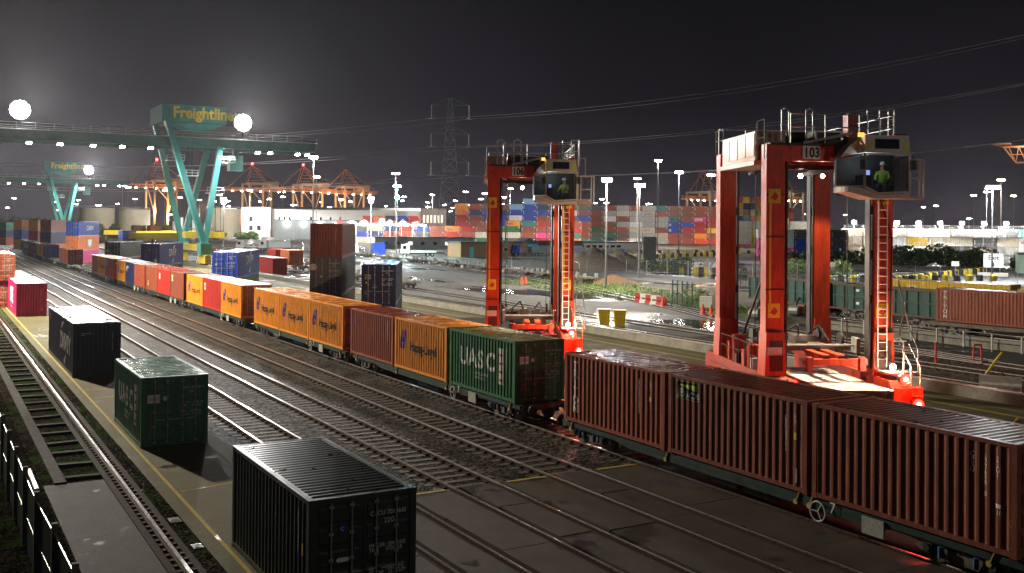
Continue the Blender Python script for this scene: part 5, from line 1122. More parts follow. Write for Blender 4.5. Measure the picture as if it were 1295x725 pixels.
for k in range(14): b = MB(); x = 19.5 + k * (1.6 if k < 6 else 3.0); b.box(x, x + 1.0, 5.9, 5.997, 4 + (k % 2) * 5, 7.5 + (k % 2) * 5); b.build('window', darkglass, r)
r = building('warehouse', (165, 545), -R(24), 44, 40, 10.2, cladg, 'long grey warehouse with wall lamps in front of the white office', roof='flat')
for k in range(4):
    b = MB(); b.box(6 + k * 9, 6.8 + k * 9, -.3, -.02, 8.2, 8.5); b.build('wall_lamp', lamp_white, r)
    c_, s_ = math.cos(-R(24)), math.sin(-R(24)); X = 6.4 + k * 9; lamp((165 + c_ * X + s_ * 1.1, 545 + s_ * X - c_ * 1.1, 8.2), 1800, (1, .97, .9), .3)
r = building('grey_hall', (252, 544), -R(26), 15, 30, 17.8, mat('taupe_cladding', (.2, .18, .16), .6, noise=.1, scale=.3), 'square taupe hall with a row of narrow lit windows', wins=[(1.5 + k * 2.1, 9.5, 1.0, 4.4, True) for k in range(6)])
b = MB(); b.box(-8, 0, 2, 20, 0, 16.5); b.build('pale_annex', clad, r)
for x, y, rr_, h, lb in ((81, 594, 9.0, 15.8, 'leftmost of the big cream storage tanks'), (100, 591, 8.2, 15.2, 'second cream storage tank, right of the leftmost one'), (146, 581, 9.5, 16.2, 'cream storage tank left of the white office')):
    r = empty('storage_tank', (x, y, 0), 0, lb, 'storage tank', 'cream storage tanks')
    b = MB(); b.cyl((0, 0, 0), (0, 0, h), rr_, 36); b.build('shell', cream, r, smooth=False); b = MB(); b.cyl((0, 0, h), (0, 0, h + .9), rr_ + .1, 36, rr_ * .2); b.build('tank_roof', cream, r)
    b = MB(); railing(b, [(rr_ * math.cos(t * .52), rr_ * math.sin(t * .52), h) for t in range(13)], 1.2, .06, 9); b.build('top_railing', steel, r)
building('brick_hut', (119.4, 233), R(8), 22, 6, 3.7, brick, 'tan brick hut with a turquoise door and flat roof', door=(2.8, 0, 1.3, 2.6, mat('door_turquoise', (.08, .4, .36), .5)), wins=[(9, 1.4, 1.2, 1, 0), (14, 1.4, 1.2, 1, 0)])
building('site_office', (133, 324), -R(25), 34, 6, 3.8, mat('portable_grey', (.4, .43, .42), .6, noise=.15), 'long grey portable office row with dark windows', wins=[(3 + 4.2 * k, 1.4, 1.4, 1.1, k in (2, 5)) for k in range(7)])
r = building('gabled_shed', (148.6, 252.5), -R(18), 5.2, 12, 3.1, mat('shed_blue', (.12, .26, .34), .6, noise=.15), 'small blue gabled shed with dark door seen through carrier 106', roof='gable', rh=1.7, door=(1.7, 0, 1.7, 2.2, darkglass))
building('long_shed', (155, 254), -R(20), 14, 6, 2.6, mat('shed_pale', (.45, .5, .5), .6, noise=.15), 'low pale shed with dark pitched roof beside the gabled shed', roof='ridge', rh=1.4)
building('white_depot', (181.5, 273), -R(4), 25, 12, 3.0, clad, 'low white depot building with green grey roof and strip windows', wins=[(1.5 + k * 2.3, 1.4, 1.6, .8, 0) for k in range(7)])
building('green_cabin', (182.5, 120.5), -R(50), 5, 6, 3.6, mat('cabin_green', (.35, .5, .35), .6, noise=.1), 'pale green cabin at the right frame edge behind barrier blocks', cat='cabin', wins=[(1, 1.6, 1.2, 1, 0)])
r = empty('silo_plant', (112, 560, 0), -R(15), 'cluster of dark pipes and white silos left of the teal legs', 'process plant')
for k in range(7): b = MB(); b.cyl((k * 3.2, 0, 0), (k * 3.2, 0, 7 + (k * 37 % 5)), 1.2, 12); b.build('silo', [darksteel, clad, steel][k % 3], r)
b = MB(); b.path([(0, -2, 4), (22, -2, 6), (22, -2, 10)], .25, 6); b.build('pipe', steel, r)
r = empty('loading_canopy', (152, 418, 0), -R(23), 'long white loading canopy under glaring lamps right of the ship cranes', 'canopy')
b = MB(); b.box(0, 40, 0, 4, 7.9, 8.4); b.build('canopy_roof', white_paint, r)
for k in range(9): b = MB(); b.box(k * 4.9, k * 4.9 + .25, .2, .45, 0, 7.9); b.build('post', steel, r)
for k in range(11): b = MB(); b.box(.8 + k * 3.7, 3.0 + k * 3.7, -.16, -.02, 7.95, 8.3); b.build('lamp_tube', lamp_white, r)
for k in range(7): b = MB(); b.bar((k * 5.5, 1, 8.4), (k * 5.5 + 2.6, 1, 10.4), .2); b.bar((k * 5.5 + 5.2, 1, 8.4), (k * 5.5 + 2.6, 1, 10.4), .2); b.box(k * 5.5 + 1.6, k * 5.5 + 3.8, .4, 2, 8.45, 9.7); b.build('roof_gear', [decal_red, steel, white_paint][k % 3], r)
for k in range(3): lamp((160 + k * 12, 412 - k * 5, 7.4), 1.2e4, (1, .96, .92), .5)
# palisade wall and yard fences
def fence(name, p, q, h, n, label, m_, pale=None, wire_=False):
    r = empty(name, (p[0], p[1], 0), math.atan2(q[1] - p[1], q[0] - p[0]), label, 'fence'); L = math.hypot(q[0] - p[0], q[1] - p[1])
    for k in range(n + 1): b = MB(); x = L * k / n; b.box(x - .05, x + .05, -.05, .05, 0, h); b.build('post', m_, r)
    b = MB()
    if pale:
        k = 0
        while k * pale < L: b.box(k * pale, k * pale + .075, -.07, -.055, .1, h - .05); k += 1
        b.box(0, L, -.052, -.02, h - .35, h - .28); b.box(0, L, -.052, -.02, .4, .47)
    elif wire_:
        for z in [h * t / 9 for t in range(1, 10)]: b.box(0, L, -.008, .008, z, z + .016)
        for k in range(int(L / .35)): b.box(k * .35, k * .35 + .012, -.008, .008, .1, h)
    else:
        for z in (h - .02, h * .55): b.cyl((0, 0, z), (L, 0, z), .03, 5)
    b.build('panel' if pale or wire_ else 'rail', m_, r); return r
fence('palisade_fence', (120, 204), (150, 178), 3.4, 12, 'pale palisade fence behind the empty wagons seen through carrier 106', mat('palisade_pale', (.4, .42, .4), .5, .2), pale=.22)
fence('mesh_fence', (93, 168), (148, 98), 2.4, 24, 'long mesh fence between grass patch and wet car park', steel, wire_=True)
fence('steel_railing', (64.25, 60), (64.3, 20), 1.15, 18, 'grey two rail railing on the low wall at right', steel)
fence('palisade_fence', (101.5, 110), (108, 60), 2.2, 12, 'dark palisade fence behind the green wagon', darksteel, pale=.5)
fence('guard_rail', (118, 112), (166, 121), .9, 12, 'curved looking steel guard rail along the road by the hedge', steel)
b = MB(); b.box(64.6, 65.1, -10, 62, 0, .75); tag(b.build('retaining_wall', concrete), 'low concrete wall carrying the railing beside the right siding', 'wall')
fence('mesh_fence', (70.9, 87.5), (69.2, 82.2), 2.6, 4, 'small dark green mesh cage standing on the grass patch', mat('mesh_green_dark', (.02, .06, .05), .5), wire_=True)
# left fence with concrete posts and green mesh panels
r = empty('boundary_fence', (0, 0, 0), 0, 'green mesh boundary fence with concrete posts at lower left', 'fence')
xs = [(2.62, 14.6), (2.55, 17.5), (2.48, 20.4), (2.42, 23.3), (2.33, 26.2), (2.3, 29.0), (2.28, 31.7), (2.26, 34.3), (2.26, 37.1), (2.26, 39.9), (2.26, 42.8), (2.26, 45.7), (2.26, 48.6)]
meshg = mat('mesh_green', (.008, .05, .04), .8, noise=.2, alpha=.72, spec=.05)
for (x, y) in xs: b = MB(); b.box(x - .06, x + .06, y - .06, y + .06, 0, 2.05); b.build('post', mat('post_concrete', (.12, .115, .09), .9, noise=.3, spec=.1), r)
for (x, y), (x1, y1) in zip(xs, xs[1:]):
    b = MB(); b.bar((x, y + .07, .95), (x1, y1 - .07, .95), .012, 1.7); b.build('mesh_panel', meshg, r)
    b = MB(); b.cyl((x, y, 1.82), (x1, y1, 1.82), .015, 5); b.cyl((x, y, .9), (x1, y1, .9), .012, 5); b.build('tension_wire', steel, r)
tag(MB().box(3.0, 3.12, 34.5, 37.4, .05, .14).build('plank', white_paint), 'pale broken plank lying by the fence and slab', 'plank')
for k, (x, y, s_) in enumerate(((1.3, 31.5, .18), (1.6, 36.5, .14), (5.9, 33.0, .09), (8.9, 30.4, .12))):
    b = MB(); n = 7; b.add([(s_ * math.cos(i * .9) * rnd.uniform(.6, 1.1), s_ * math.sin(i * .9) * rnd.uniform(.6, 1.1), .02 + .05 * (i % 2)) for i in range(n)] + [(0, 0, .1)], [(i, (i + 1) % n, n) for i in range(n)])
    o = b.build('litter', decal_white); o.location = (x, y, .02); tag(o, ['crumpled white litter on gravel near the fence, nearest', 'crumpled white litter on gravel further along the fence', 'small scrap of litter beside the crane rail', 'small scrap of litter on the pad in front of the lettered container'][k], 'litter')
# ================================================================== YARD CLUTTER
def flatwagon(y, x, label, rz=0, src=[None]):
    if src[0] is None:
        r = empty('skeletal_wagon', (x, y, 0), rz, label, 'rail wagon', 'empty skeletal wagons in the sidings')
        b = MB(); b.box(1.0, 1.5, 0, 18, .75, 1.05)
        for k in range(9): b.box(0, 2.5, .2 + k * 2.15, .5 + k * 2.15, .8, 1.02)
        b.build('frame', mat('rusty_frame', (.2, .17, .13), .6, noise=.5), r)
        for yy in (2.2, 15.8): bogie(r, yy)
        for yy in (0.2, 6, 12, 17.5): b = MB(); b.box(.1, .5, yy, yy + .3, 1.02, 1.5); b.box(2.0, 2.4, yy, yy + .3, 1.02, 1.5); b.build('stanchion', steel, r)
        b = MB(); b.cyl((1.9, 7, .6), (1.9, 9, .6), .3, 10); b.box(.3, .9, 9.5, 10.6, .4, .8); b.build('air_tank', mat('tank_pale', (.45, .43, .38), .5, noise=.3), r)
        src[0] = r; return r
    return tree_copy(src[0], None, (x, y, 0), rz, label)
k = 0
for x, y in ((53.2, 120), (54.3, 139), (56.0, 158), (57.4, 177), (58.6, 196)):
    flatwagon(y, x, f'empty skeletal wagon in the nearer siding row, {ordn[k] if k else "nearest"} one of the row', -R(4)); k += 1
k = 0
for x, y in ((82.6, 122), (84.2, 141), (86.2, 160), (88.4, 179), (90.0, 198), (91.6, 217), (92.8, 236)):
    flatwagon(y, x, f'empty skeletal wagon in the further siding row, {ordn[k] if k else "nearest"} one of the row', -R(5)); k += 1
# green box wagons on the right siding
gw = mat('wagon_box_green', (.006, .055, .038), .45, noise=.25, rust=.3)
def boxwagon(y, x, rz, label):
    r = empty('open_wagon', (x, y, 0), rz, label, 'open wagon', 'green open box wagons')
    b = MB(); b.box(0, .08, 0, 12.5, 1.15, 3.3); b.box(2.5, 2.58, 0, 12.5, 1.15, 3.3); b.box(.08, 2.5, 0, .08, 1.15, 3.3); b.box(.08, 2.5, 12.42, 12.5, 1.15, 3.3); b.box(.08, 2.5, .08, 12.42, 1.15, 1.25); b.build('box_body', gw, r)
    b = MB()
    for k in range(11): b.box(-.09, -.002, k * 1.24, k * 1.24 + .12, 1.15, 3.2)
    b.box(-.11, -.001, -.02, 12.6, 2.2, 2.32); b.build('side_ribs', gw, r)
    b = MB(); b.box(-.14, .12, -.05, 12.6, 3.21, 3.4); b.box(-.12, -.002, -.05, 12.6, 1.05, 1.2); b.build('top_rim', mat('rim_rust', (.09, .05, .03), .7, noise=.4), r)
    for yy in (2.2, 10.3): bogie(r, yy)
    for zz in (1.6, 2.75): b = MB(); b.box(-.1, -.003, 9.2, 9.6, zz, zz + .22); b.build('data_plate', white_paint, r)
boxwagon(53.6, 71.1, -R(6), 'green open wagon left of the lettered brown container'); boxwagon(66.6, 72.4, -R(8), 'green open wagon partly behind the carrier 103 right legs')
for (x, y, L, rz, lb) in ((70.0, 40.4, 13, R(6), 'rail wagon carrying the lettered brown container on the right'), (68.4, 27, 13, R(6), 'rail wagon carrying the brown container at the right frame edge')):
    r = empty('container_wagon', (x, y, 0), rz, lb, 'rail wagon'); b = MB(); b.box(.1, 2.4, 0, L, .85, 1.12); b.build('underframe', undergear, r)
    for yy in (2.2, L - 2.2): bogie(r, yy)
# yellow bins, poles, barriers, cones
ybin = mat('bin_yellow', (.65, .5, .02), .5, noise=.15)
for k, (x, y, lb) in enumerate(((49.3, 70.6, 'tall yellow grit bin, left of the pair on the track edge'), (49.9, 69.2, 'yellow grit bin with dark side, right of the pair'))):
    r = empty('grit_bin', (x, y, 0), -R(30), lb, 'grit bin', 'pair of yellow grit bins'); b = MB(); b.prism([(.1, 0), (.9, 0), (1.0, 1.25), (0, 1.25)], 'y', 0, .8); b.build('body', ybin, r); b = MB(); b.box(-.04, 1.04, -.04, .84, 1.25, 1.38); b.build('lid', ybin, r)
for x, y, lb, c_ in ((57.3, 66.5, 'leaning yellow post beside the sidings', ybin), (53.2, 37.2, 'leaning pale yellow post among the right sidings', ybin)):
    b = MB(); b.bar((0, 0, 0), (.8, -.5, 1.3), .1); o = b.build('marker_post', c_); o.location = (x, y, 0); tag(o, lb, 'marker post')
b = MB(); b.cyl((0, 0, 0), (0, 0, 1.35), .07, 8); b.box(-.12, .12, -.12, .12, 0, .05); o = b.build('marker_post', decal_red); o.location = (54.6, 41.6, 0); tag(o, 'thin upright red post between the right sidings', 'marker post')
b = MB(); b.path([(0, 0, 0), (.05, 0, 1.1), (.5, 0, 1.1), (.55, 0, 0)], .06, 6); o = b.build('buffer_frame', decal_red); o.location = (57.4, 41.0, 0); o.rotation_euler = (0, 0, -R(30)); tag(o, 'red inverted U frame beside the low wall', 'marker frame')
conc2 = mat('barrier_concrete', (.5, .5, .42), .8, noise=.2, scale=4)
for k in range(3):
    b = MB(); b.prism([(0, 0), (.55, 0), (.5, .3), (.36, .4), (.34, .75), (.21, .75), (.19, .4), (.05, .3)], 'x', 0, 2.0)
    for i in range(3): b.box(.35 + i * .5, .6 + i * .5, -.01, .02, .06, .3)
    o = b.build('concrete_barrier', conc2); o.location = (47.8 + k * 1.2, 33.8 - k * 1.95, .02); o.rotation_euler = (0, 0, -R(58)); tag(o, f'pale concrete barrier block by the right sidings, {ordn[k] if k else "nearest left"} in line', 'barrier', 'concrete barriers by the sidings')
for k in range(5):
    r = empty('plastic_barrier', (67.9 - .28 * k, 90.5 - 1.3 * k, .04), -R(77), ['red', 'white', 'second red', 'second white', 'last red'][k] + ' plastic road barrier in the row on the grass edge', 'road barrier', 'red and white plastic barriers')
    b = MB(); b.prism([(0, 0), (.5, 0), (.42, .25), (.32, .35), (.3, 1.0), (.2, 1.0), (.18, .35), (.08, .25)], 'x', 0, 1.25); b.build('body', [decal_red, white_paint][k % 2], r)
    b = MB(); b.box(.2, 1.05, .17, .19, .45, .6); b.build('slot', darksteel, r)
def cone(x, y, lb, s_=1.0, src=[None]):
    if src[0] is None:
        r = empty('traffic_cone', (x, y, 0.02), 0, lb, 'traffic cone', 'traffic cones')
        b = MB(); b.cyl((0, 0, .05), (0, 0, .75), .2, 14, .05); b.build('cone_body', mat('cone_orange', (.8, .09, .02), .5, noise=.1), r)
        b = MB(); b.cyl((0, 0, .32), (0, 0, .52), .135, 14, .098, caps=False); b.build('reflective_sleeve', white_paint, r); b = MB(); b.box(-.28, .28, -.28, .28, 0, .05); b.build('base', rubber, r); r.scale = (1.4 * s_,) * 3; src[0] = r
    else: r = tree_copy(src[0], None, (x, y, .02), 0, lb)
cone(64.05, 74.5, 'orange traffic cone below the left white tank'); cone(64.2, 73.5, 'orange traffic cone below the right white tank'); cone(66.4, 83.5, 'traffic cone at the end of the plastic barriers'); cone(73.65, 124.6, 'traffic cone on the wet road through carrier 106, left one'); cone(74.1, 124.3, 'traffic cone on the wet road through carrier 106, right one')
for x, y, lb in ((68.6, 80.4, 'white caged liquid tank, left of the two'), (69.6, 78.6, 'white caged liquid tank, right of the two')):
    r = empty('caged_tank', (x, y, .02), -R(60), lb, 'caged tank', 'white caged tanks'); b = MB(); b.box(.03, 1.37, .03, 1.07, .15, 1.25); b.build('tank', white_paint, r); b = MB()
    for k in range(7): b.box(k * .225, k * .225 + .02, -.01, .0, .15, 1.3); b.box(-.01, 1.4, -.02, -.0, .2 + k * .17, .22 + k * .17)
    b.build('cage', steel, r); b = MB(); b.box(0, 1.4, 0, 1.1, 0, .12); b.build('pallet', ybin, r)
def heap(x, y, rr_, h, m_, lb):
    b = MB(); n, m = 20, 8; vs = [(0, 0, h)]; fs = []
    for j in range(1, m + 1):
        for i in range(n): t = 2 * math.pi * i / n; q = j / m; e_ = rnd.uniform(.9, 1.1); vs.append((rr_ * q * math.cos(t) * e_ * 1.5, rr_ * q * math.sin(t) * e_, max(0, h * (1 - q) ** 1.15 * rnd.uniform(.85, 1.15))))
    fs = [(0, 1 + i, 1 + (i + 1) % n) for i in range(n)] + [(1 + (j - 1) * n + i, 1 + j * n + i, 1 + j * n + (i + 1) % n, 1 + (j - 1) * n + (i + 1) % n) for j in range(1, m) for i in range(n)]
    b.add(vs, fs); o = b.build('spoil_heap', m_, smooth=True); o.location = (x, y, 0); o.rotation_euler = (0, 0, -R(30)); tag(o, lb, 'heap')
heap(87.5, 121.5, 2.6, 1.3, mat('heap_brown', (.16, .085, .04), .9, noise=.4, scale=5), 'small brown soil heap right of the lamp mast foot')
heap(112, 162.5, 6.0, 4.4, mat('heap_grey', (.2, .17, .13), .9, noise=.4, scale=3), 'large grey brown spoil heap left of the lamp mast'); heap(119, 163, 6.0, 3.6, mat('heap_pale', (.28, .25, .2), .9, noise=.3, scale=3), 'large pale gravel heap behind the fence')
b = MB(); b.box(0, 3.2, 0, 1.5, 0, 6.0); o = b.build('control_cabinet', mat('cabinet_pale', (.5, .54, .54), .5, noise=.1)); o.location = (150.5, 197, 0); o.rotation_euler = (0, 0, -R(35)); tag(o, 'tall pale steel cabinet at the back of the car park', 'cabinet')
# tyre block barriers
ty = {}
def tyreblock(x, y, c_, lb):
    if c_ not in ty: b = MB(); b.cyl((0, 0, 0), (0, 0, .42), .5, 10); b.cyl((0, 0, .44), (0, 0, .86), .5, 10); b.torus((0, 0, .9), .36, .14, 'z', 12, 5); ty[c_] = b.data('tyre_stack', ybin if c_ == 'yellow' else rubber)
    o = link('tyre_stack', ty[c_], None, (x, y, .04), 0); tag(o, lb, 'tyre stack', 'black and yellow tyre stacks')
rows = [((123, 163), (150, 196), 24, 'row curving along the car park left'), ((120.9, 147), (130, 165), 12, 'block in the middle of the car park'), ((128, 138), (119.5, 145), 10, 'row beside the parked white vehicles'), ((129.8, 106.6), (176, 124), 26, 'row along the road by the hedge'), ((119, 112), (150, 104), 16, 'row before the exit board'), ((150, 205), (205, 232), 26, 'row at the foot of the long stack wall'), ((178, 262), (262, 236), 30, 'far row before the long stack wall')]
for p, q, n, lb in rows:
    for k in range(n):
        t = k / (n - 1); c_ = 'yellow' if (k // 1) % 2 else 'black'
        tyreblock(p[0] + (q[0] - p[0]) * t + rnd.uniform(-.3, .3), p[1] + (q[1] - p[1]) * t + rnd.uniform(-.3, .3), c_, f'{c_} tyre stack number {k + 1} in the {lb}')
# exit board
r = empty('exit_board', (164.6, 115.6, 0), -R(55), 'white exit board with an arrow on two posts', 'sign')
b = MB(); b.box(0, 3.2, -.05, .02, 1.6, 4.1); o = b.build('board', white_paint, r); flat_text('Exit', .8, decal_black, o, (.75, -.065, 3.0), (1, 0, 0), (0, 0, 1), bold=.02)
b = MB(); b.add([(1.5, -.065, 2.5), (1.7, -.065, 2.5), (1.7, -.065, 2.1), (1.9, -.065, 2.1), (1.6, -.065, 1.75), (1.3, -.065, 2.1), (1.5, -.065, 2.1)], [(0, 1, 2, 3, 4, 5, 6)]); b.build('arrow', decal_black, o)
for x in (.5, 2.7): b = MB(); b.cyl((x, .06, 0), (x, .06, 4), .06, 8); b.build('post', steel, r)
b = MB(); b.box(-1, 4, -.5, .6, 0, .7); b.build('plinth', conc2, r)
for x, y, lb in ((158, 116.5, 'small red and white notice beside the exit board'), (132, 121, 'small white notice on a post before the hedge')):
    r = empty('notice', (x, y, 0), -R(50), lb, 'sign'); b = MB(); b.cyl((0, 0, 0), (0, 0, 2.6), .05, 6); b.build('post', steel, r); b = MB(); b.box(-.6, .6, -.08, -.04, 1.9, 2.7); b.build('board', white_paint, r)
# vehicles
def truck(x, y, rz, label, cab_c, body=None, chassis=True, load=None):
    r = empty('lorry', (x, y, .05), rz, label, 'lorry', 'lorries in the depot yard'); wm = {'w': white_paint, 'b': paint('blue')}[cab_c]
    b = MB(); b.prism([(0, .9), (0, 1.9), (.35, 3.1), (.7, 3.25), (2.2, 3.3), (2.2, .9)], 'y', -1.2, 1.2); o = b.build('cab', wm, r)
    b = MB(); b.add([(-.03, -1.05, 1.95), (-.03, 1.05, 1.95), (.30, 1.0, 3.0), (.30, -1.0, 3.0)], [(0, 1, 2, 3)]); b.build('windscreen', darkglass, o)
    b = MB(); b.box(.5, 1.4, -1.215, -1.203, 1.9, 2.8); b.build('side_window', darkglass, o)
    for s in (-1, 1): b = MB(); b.box(-.03, .02, s * .8 - .15, s * .8 + .15, 1.0, 1.2); b.build('headlight', steel, o)
    b = MB(); b.box(1.0, 9.5, -.45, .45, .75, 1.0); b.build('chassis', darksteel, r)
    for wx in (1.1, 6.9, 8.1):
        for s in (-1, 1): b = MB(); b.cyl((wx, s * .85, .5), (wx, s * 1.15, .5), .5, 16); q = b.build('wheel', rubber, r); b = MB(); b.cyl((wx, s * 1.151, .5), (wx, s * 1.17, .5), .25, 10); b.build('rim', steel, q)
    if load: b = MB(); b.box(*load); b.build('body', wm, r)
    return r
truck(107, 243, R(-20), 'white lorry with a flat bed parked behind the empty wagons', 'w', load=(2.6, 9.2, -1.2, 1.2, 1.05, 1.5)); truck(98, 252, R(200), 'white tractor unit with tall cab beside the blue box', 'w')
truck(86, 300, R(-15), 'white tanker lorry near the bushes behind the tall stack', 'w', load=(3, 9.2, -1.1, 1.1, 1.1, 3.0)); truck(80, 303, R(-15), 'white flat lorry parked left of the tanker lorry', 'w', load=(3, 9.2, -1.1, 1.1, 1.1, 1.3)); truck(136, 236, R(-10), 'blue tractor by the brick hut', 'b')
b = MB(); b.box(0, 3.2, 0, 2.4, 0, 3.2); b.box(-.05, 3.25, -.05, 2.45, 3.2, 3.35); o = b.build('store_box', paint('blue')); o.location = (104, 254, .05); tag(o, 'bright blue store box next to the white tractor unit', 'store')
def van(x, y, rz, lb, m_):
    r = empty('parked_car', (x, y, .05), rz, lb, 'car', 'cars in the car park'); b = MB(); b.prism([(0, .35), (0, .85), (.9, 1.0), (1.5, 1.5), (3.3, 1.5), (4.0, .95), (4.3, .9), (4.3, .35)], 'y', -.85, .85); b.build('body', m_, r)
    b = MB(); b.prism([(1.0, 1.02), (1.5, 1.44), (3.2, 1.44), (3.8, 1.02)], 'y', -.86, .86); b.build('windows', darkglass, r)
    for wx in (.8, 3.4):
        for s in (-1, 1): b = MB(); b.cyl((wx, s * .7, .33), (wx, s * .88, .33), .33, 14); b.build('wheel', rubber, r)
van(126.5, 150, R(35), 'white pickup parked by the tyre stacks', white_paint); van(130, 147.5, R(35), 'white car parked behind the pickup', white_paint); van(134, 146, R(40), 'dark car parked at the right of the white ones', paint('navy'))
# road rail digger like machine and scrap among sidings
for x, y, lb in ((72, 70, 'pale machinery heap on the siding between the carrier legs'), (66, 69, 'small rusty machinery pile left of the pale one')):
    r = empty('machinery', (x, y, .03), .4, lb, 'machinery')
    for k in range(6): b = MB(); b.cyl((k * .7, 0, .5), (k * .7, .9, .5), .45, 10); b.build('drum', [steel, rpaint, white_paint][k % 3], r)
    b = MB(); b.box(-.3, 4.2, .1, .8, .05, .3); b.path([(0, .4, .5), (1, .4, 1.6), (3, .4, 1.3)], .1, 6); b.build('frame', darksteel, r)
# yellow low beams and crates behind the pad at left
for x, y, L, lb in ((74, 520, 45, 'long yellow lifting beam behind the black container'), (64, 400, 20, 'yellow lifting frame left of the crane foot')):
    r = empty('lifting_beam', (x, y, 0), -R(25), lb, 'lifting beam'); b = MB(); b.box(0, L, 0, 3, 2.2, 4.4); b.build('beam', mat('crane_yellow', (.65, .48, .04), .5), r); b = MB(); [b.box(k, k + .6, 0, 3, 0, 2.2) for k in (0, L / 2, L - .6)]; b.build('supports', darksteel, r)
container('yellow', 78, 470, 4.4, 60, 6.058, 'left one of two small yellow boxes behind the black container', detail=1); container('orange', 84, 466, 4.4, 60, 6.058, 'right one of two small yellow boxes behind the black container', detail=1)
container('blue', 62, 400, 2.6, 60, 6.058, 'small blue box behind the black container, left of the yellow ones', detail=1); container('navy', 62, 400, 0, 60, 6.058, 'small navy box under the small blue box', detail=1)
# mobile harbour crane glow & green derrick behind the teal legs
# ================================================================== VEGETATION
leafm = mat('hedge_leaf', (.05, .085, .025), .55, noise=.45, scale=1.2); leafl = mat('bright_leaf', (.16, .26, .06), .5, noise=.35, scale=1.2); bark = mat('bark', (.09, .07, .05), .9)
def bush(x, y, w_, d, h, rz, n, m_, label, leaf=.28, name='hedge', cat='hedge', group=None, trunks=True, lumps=7):
    r = empty(name, (x, y, 0), rz, label, cat, group); lr = random.Random(int(x * 13 + y * 7)); b = MB()
    L_ = [(lr.uniform(-.42, .42) * w_, lr.uniform(-.25, .25) * d, h * lr.uniform(.12, .62), lr.uniform(.28, .45)) for _ in range(lumps)]
    for i in range(n):
        c_ = lr.choice(L_); u, v = lr.uniform(0, 6.283), math.acos(lr.uniform(-1, 1)); rad = lr.uniform(.55, 1) ** .5 * c_[3]
        p = Vector((c_[0] + math.cos(u) * math.sin(v) * rad * max(w_ / lumps * 3.2, h * .9), c_[1] + math.sin(u) * math.sin(v) * rad * d, max(.1, c_[2] + math.cos(v) * rad * h * .95)))
        q = Vector((lr.gauss(0, 1), lr.gauss(0, 1), lr.gauss(0, 1))).normalized(); t = q.cross(Vector((lr.gauss(0, 1), lr.gauss(0, 1), lr.gauss(0, 1)))).normalized(); s = leaf * lr.uniform(.5, 1.3)
        b.add([p - q * s - t * s * .4, p + t * s * .7, p + q * s + t * s * .1, p - t * s * .6], [(0, 1, 2, 3)])
    b.build('foliage', m_, r)
    if trunks:
        b = MB()
        for c_ in L_[:5]: b.cyl((c_[0] * .8, 0, 0), (c_[0], c_[1], c_[2]), .05, 5, .02)
        b.build('stems', bark, r)
    return r
bush(196, 150, 60, 6, 5.2, -R(60), 9000, leafm, 'long dark hedge on the right below the pale rack', .35, lumps=26)
bush(172, 164, 22, 6, 5.0, -R(50), 3500, leafm, 'dark bushes between the right legs of carrier 103', .33, lumps=10)
bush(131, 124, 14, 4, 3.4, -R(45), 3000, leafl, 'bright green lit bush seen through carrier 103', .22, lumps=9)
bush(118, 148, 9, 4, 3.0, -R(40), 1800, leafm, 'low green bush at the right end of the car park', .22, lumps=6)
bush(71.5, 82, 5, 3, 2.2, -R(60), 1400, leafl, 'scrubby bush growing through the mesh cage', .13, lumps=6)
bush(136, 520, 36, 8, 5, -R(25), 3500, leafm, 'dark bushes in front of the white office and tanks', .5, lumps=14)
bush(160, 300, 24, 6, 6, -R(25), 0, leafm, 'x') if 0 else None
bush(81, 560, 18, 10, 9, 0, 3500, leafm, 'trees in front of the leftmost storage tank', .5, name='tree', cat='tree', lumps=8)
bush(103, 545, 16, 10, 8, 0, 2500, leafm, 'trees left of the teal crane legs', .5, name='tree', cat='tree', lumps=8)
0 and bush(262, 310, 26, 8, 7, -R(30), 2500, leafm, 'dark trees below the mixed stack left of carrier 103', .4, name='tree', cat='tree', lumps=9)
bush(60, 800, 120, 14, 12, 0, 4000, leafm, 'dark tree line on the horizon at far left', .9, name='tree_line', cat='trees', lumps=30)
bush(135, 190, 8, 3, 2.4, 0, 900, leafm, 'low shrubs behind the gravel heap', .2, lumps=5)
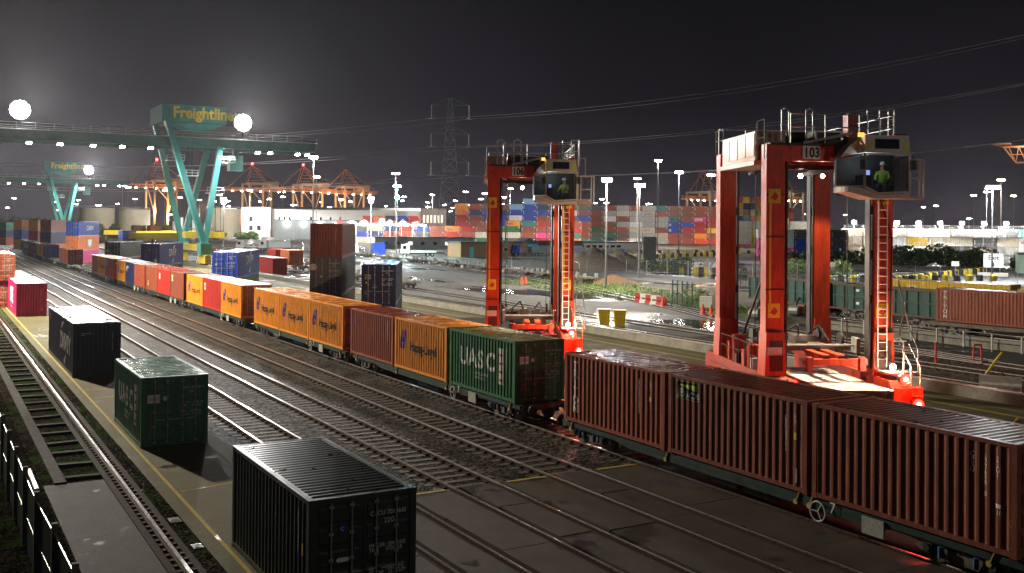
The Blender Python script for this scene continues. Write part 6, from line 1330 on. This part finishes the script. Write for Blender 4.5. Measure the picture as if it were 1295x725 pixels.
# tufts of grass (nobody could count them)
lr = random.Random(5); b = MB()
def tuft(x, y, h, n=5):
    for _ in range(n):
        a = lr.uniform(0, 6.28); dx, dy = math.cos(a), math.sin(a); e_ = h * lr.uniform(.5, 1.1); s = .03 + h * .08
        b.add([(x - dy * s, y + dx * s, .02), (x + dy * s, y - dx * s, .02), (x + dx * h * .4, y + dy * h * .4, e_)], [(0, 1, 2)])
for _ in range(5200):
    t = lr.random(); x = 66.5 + lr.random() * 16 * (.4 + t); y = 74 + t * 62; 
    if (x - 66) < (y - 68) * .38 + 3: tuft(x + t * 6, y, lr.uniform(.1, .4), 3)
for _ in range(900): tuft(6.12 + lr.gauss(0, .09), lr.uniform(28, 110), lr.uniform(.02, .07), 3)
for _ in range(900): tuft(lr.uniform(-1.5, 2.1), lr.uniform(24, 55), lr.uniform(.03, .12), 4)
tag(b.build('grass_tufts', mat('grass_blade', (.13, .2, .04), .6, noise=.3, scale=2)), 'short rough grass on the verge, moss strip and grass patch', 'grass', kind='stuff')
for p_, pw, cl, aim in (((40, -32, 24), .8e4, (1, .93, .85), (42, 40, 0)), ((230, 330, 26), .55e5, (1, .93, .86), (290, 410, 8)), ((205, 300, 26), .45e5, (1, .95, .9), (240, 410, 8)), ((130, 330, 26), 1.6e5, (1, .93, .85), (180, 425, 4)), ((290, 330, 26), .5e5, (1, .9, .84), (340, 385, 8)),
    ((150, 480, 24), 3e5, (1, .95, .9), (180, 620, 8)), ((90, 470, 24), 2.2e5, (1, .92, .82), (100, 600, 8)), ((255, 470, 24), 2e5, (1, .8, .68), (240, 640, 8))): lamp(p_, pw, cl, 1.0, spot=110, aim=aim)  # unseen fills added: behind the camera, before far stacks, office and tanks
# key floodlight mast just outside the frame to the left
lamp((-4, 101, 28), 2.2e5 * K, (1, .88, .7), .8, spot=165, aim=(4, 85, 0), blend=.3)

# ================================================================== NIGHT HAZE, volume added to give the lamps halos
b = MB(); b.box(-950, 2250, -350, 2450, -1, 78); hz = b.build('haze', [])
hm = bpy.data.materials.new('haze_air'); hm.use_nodes = True; t = hm.node_tree; t.nodes.clear(); o_ = t.nodes.new('ShaderNodeOutputMaterial'); v_ = t.nodes.new('ShaderNodeVolumePrincipled')
v_.inputs['Color'].default_value = (.9, .9, .95, 1); v_.inputs['Density'].default_value = .00002; v_.inputs['Anisotropy'].default_value = .82; t.links.new(v_.outputs[0], o_.inputs['Volume'])
hz.data.materials.append(hm); tag(hz, 'thin night haze over the whole yard, added for lamp halos', 'haze', kind='stuff')
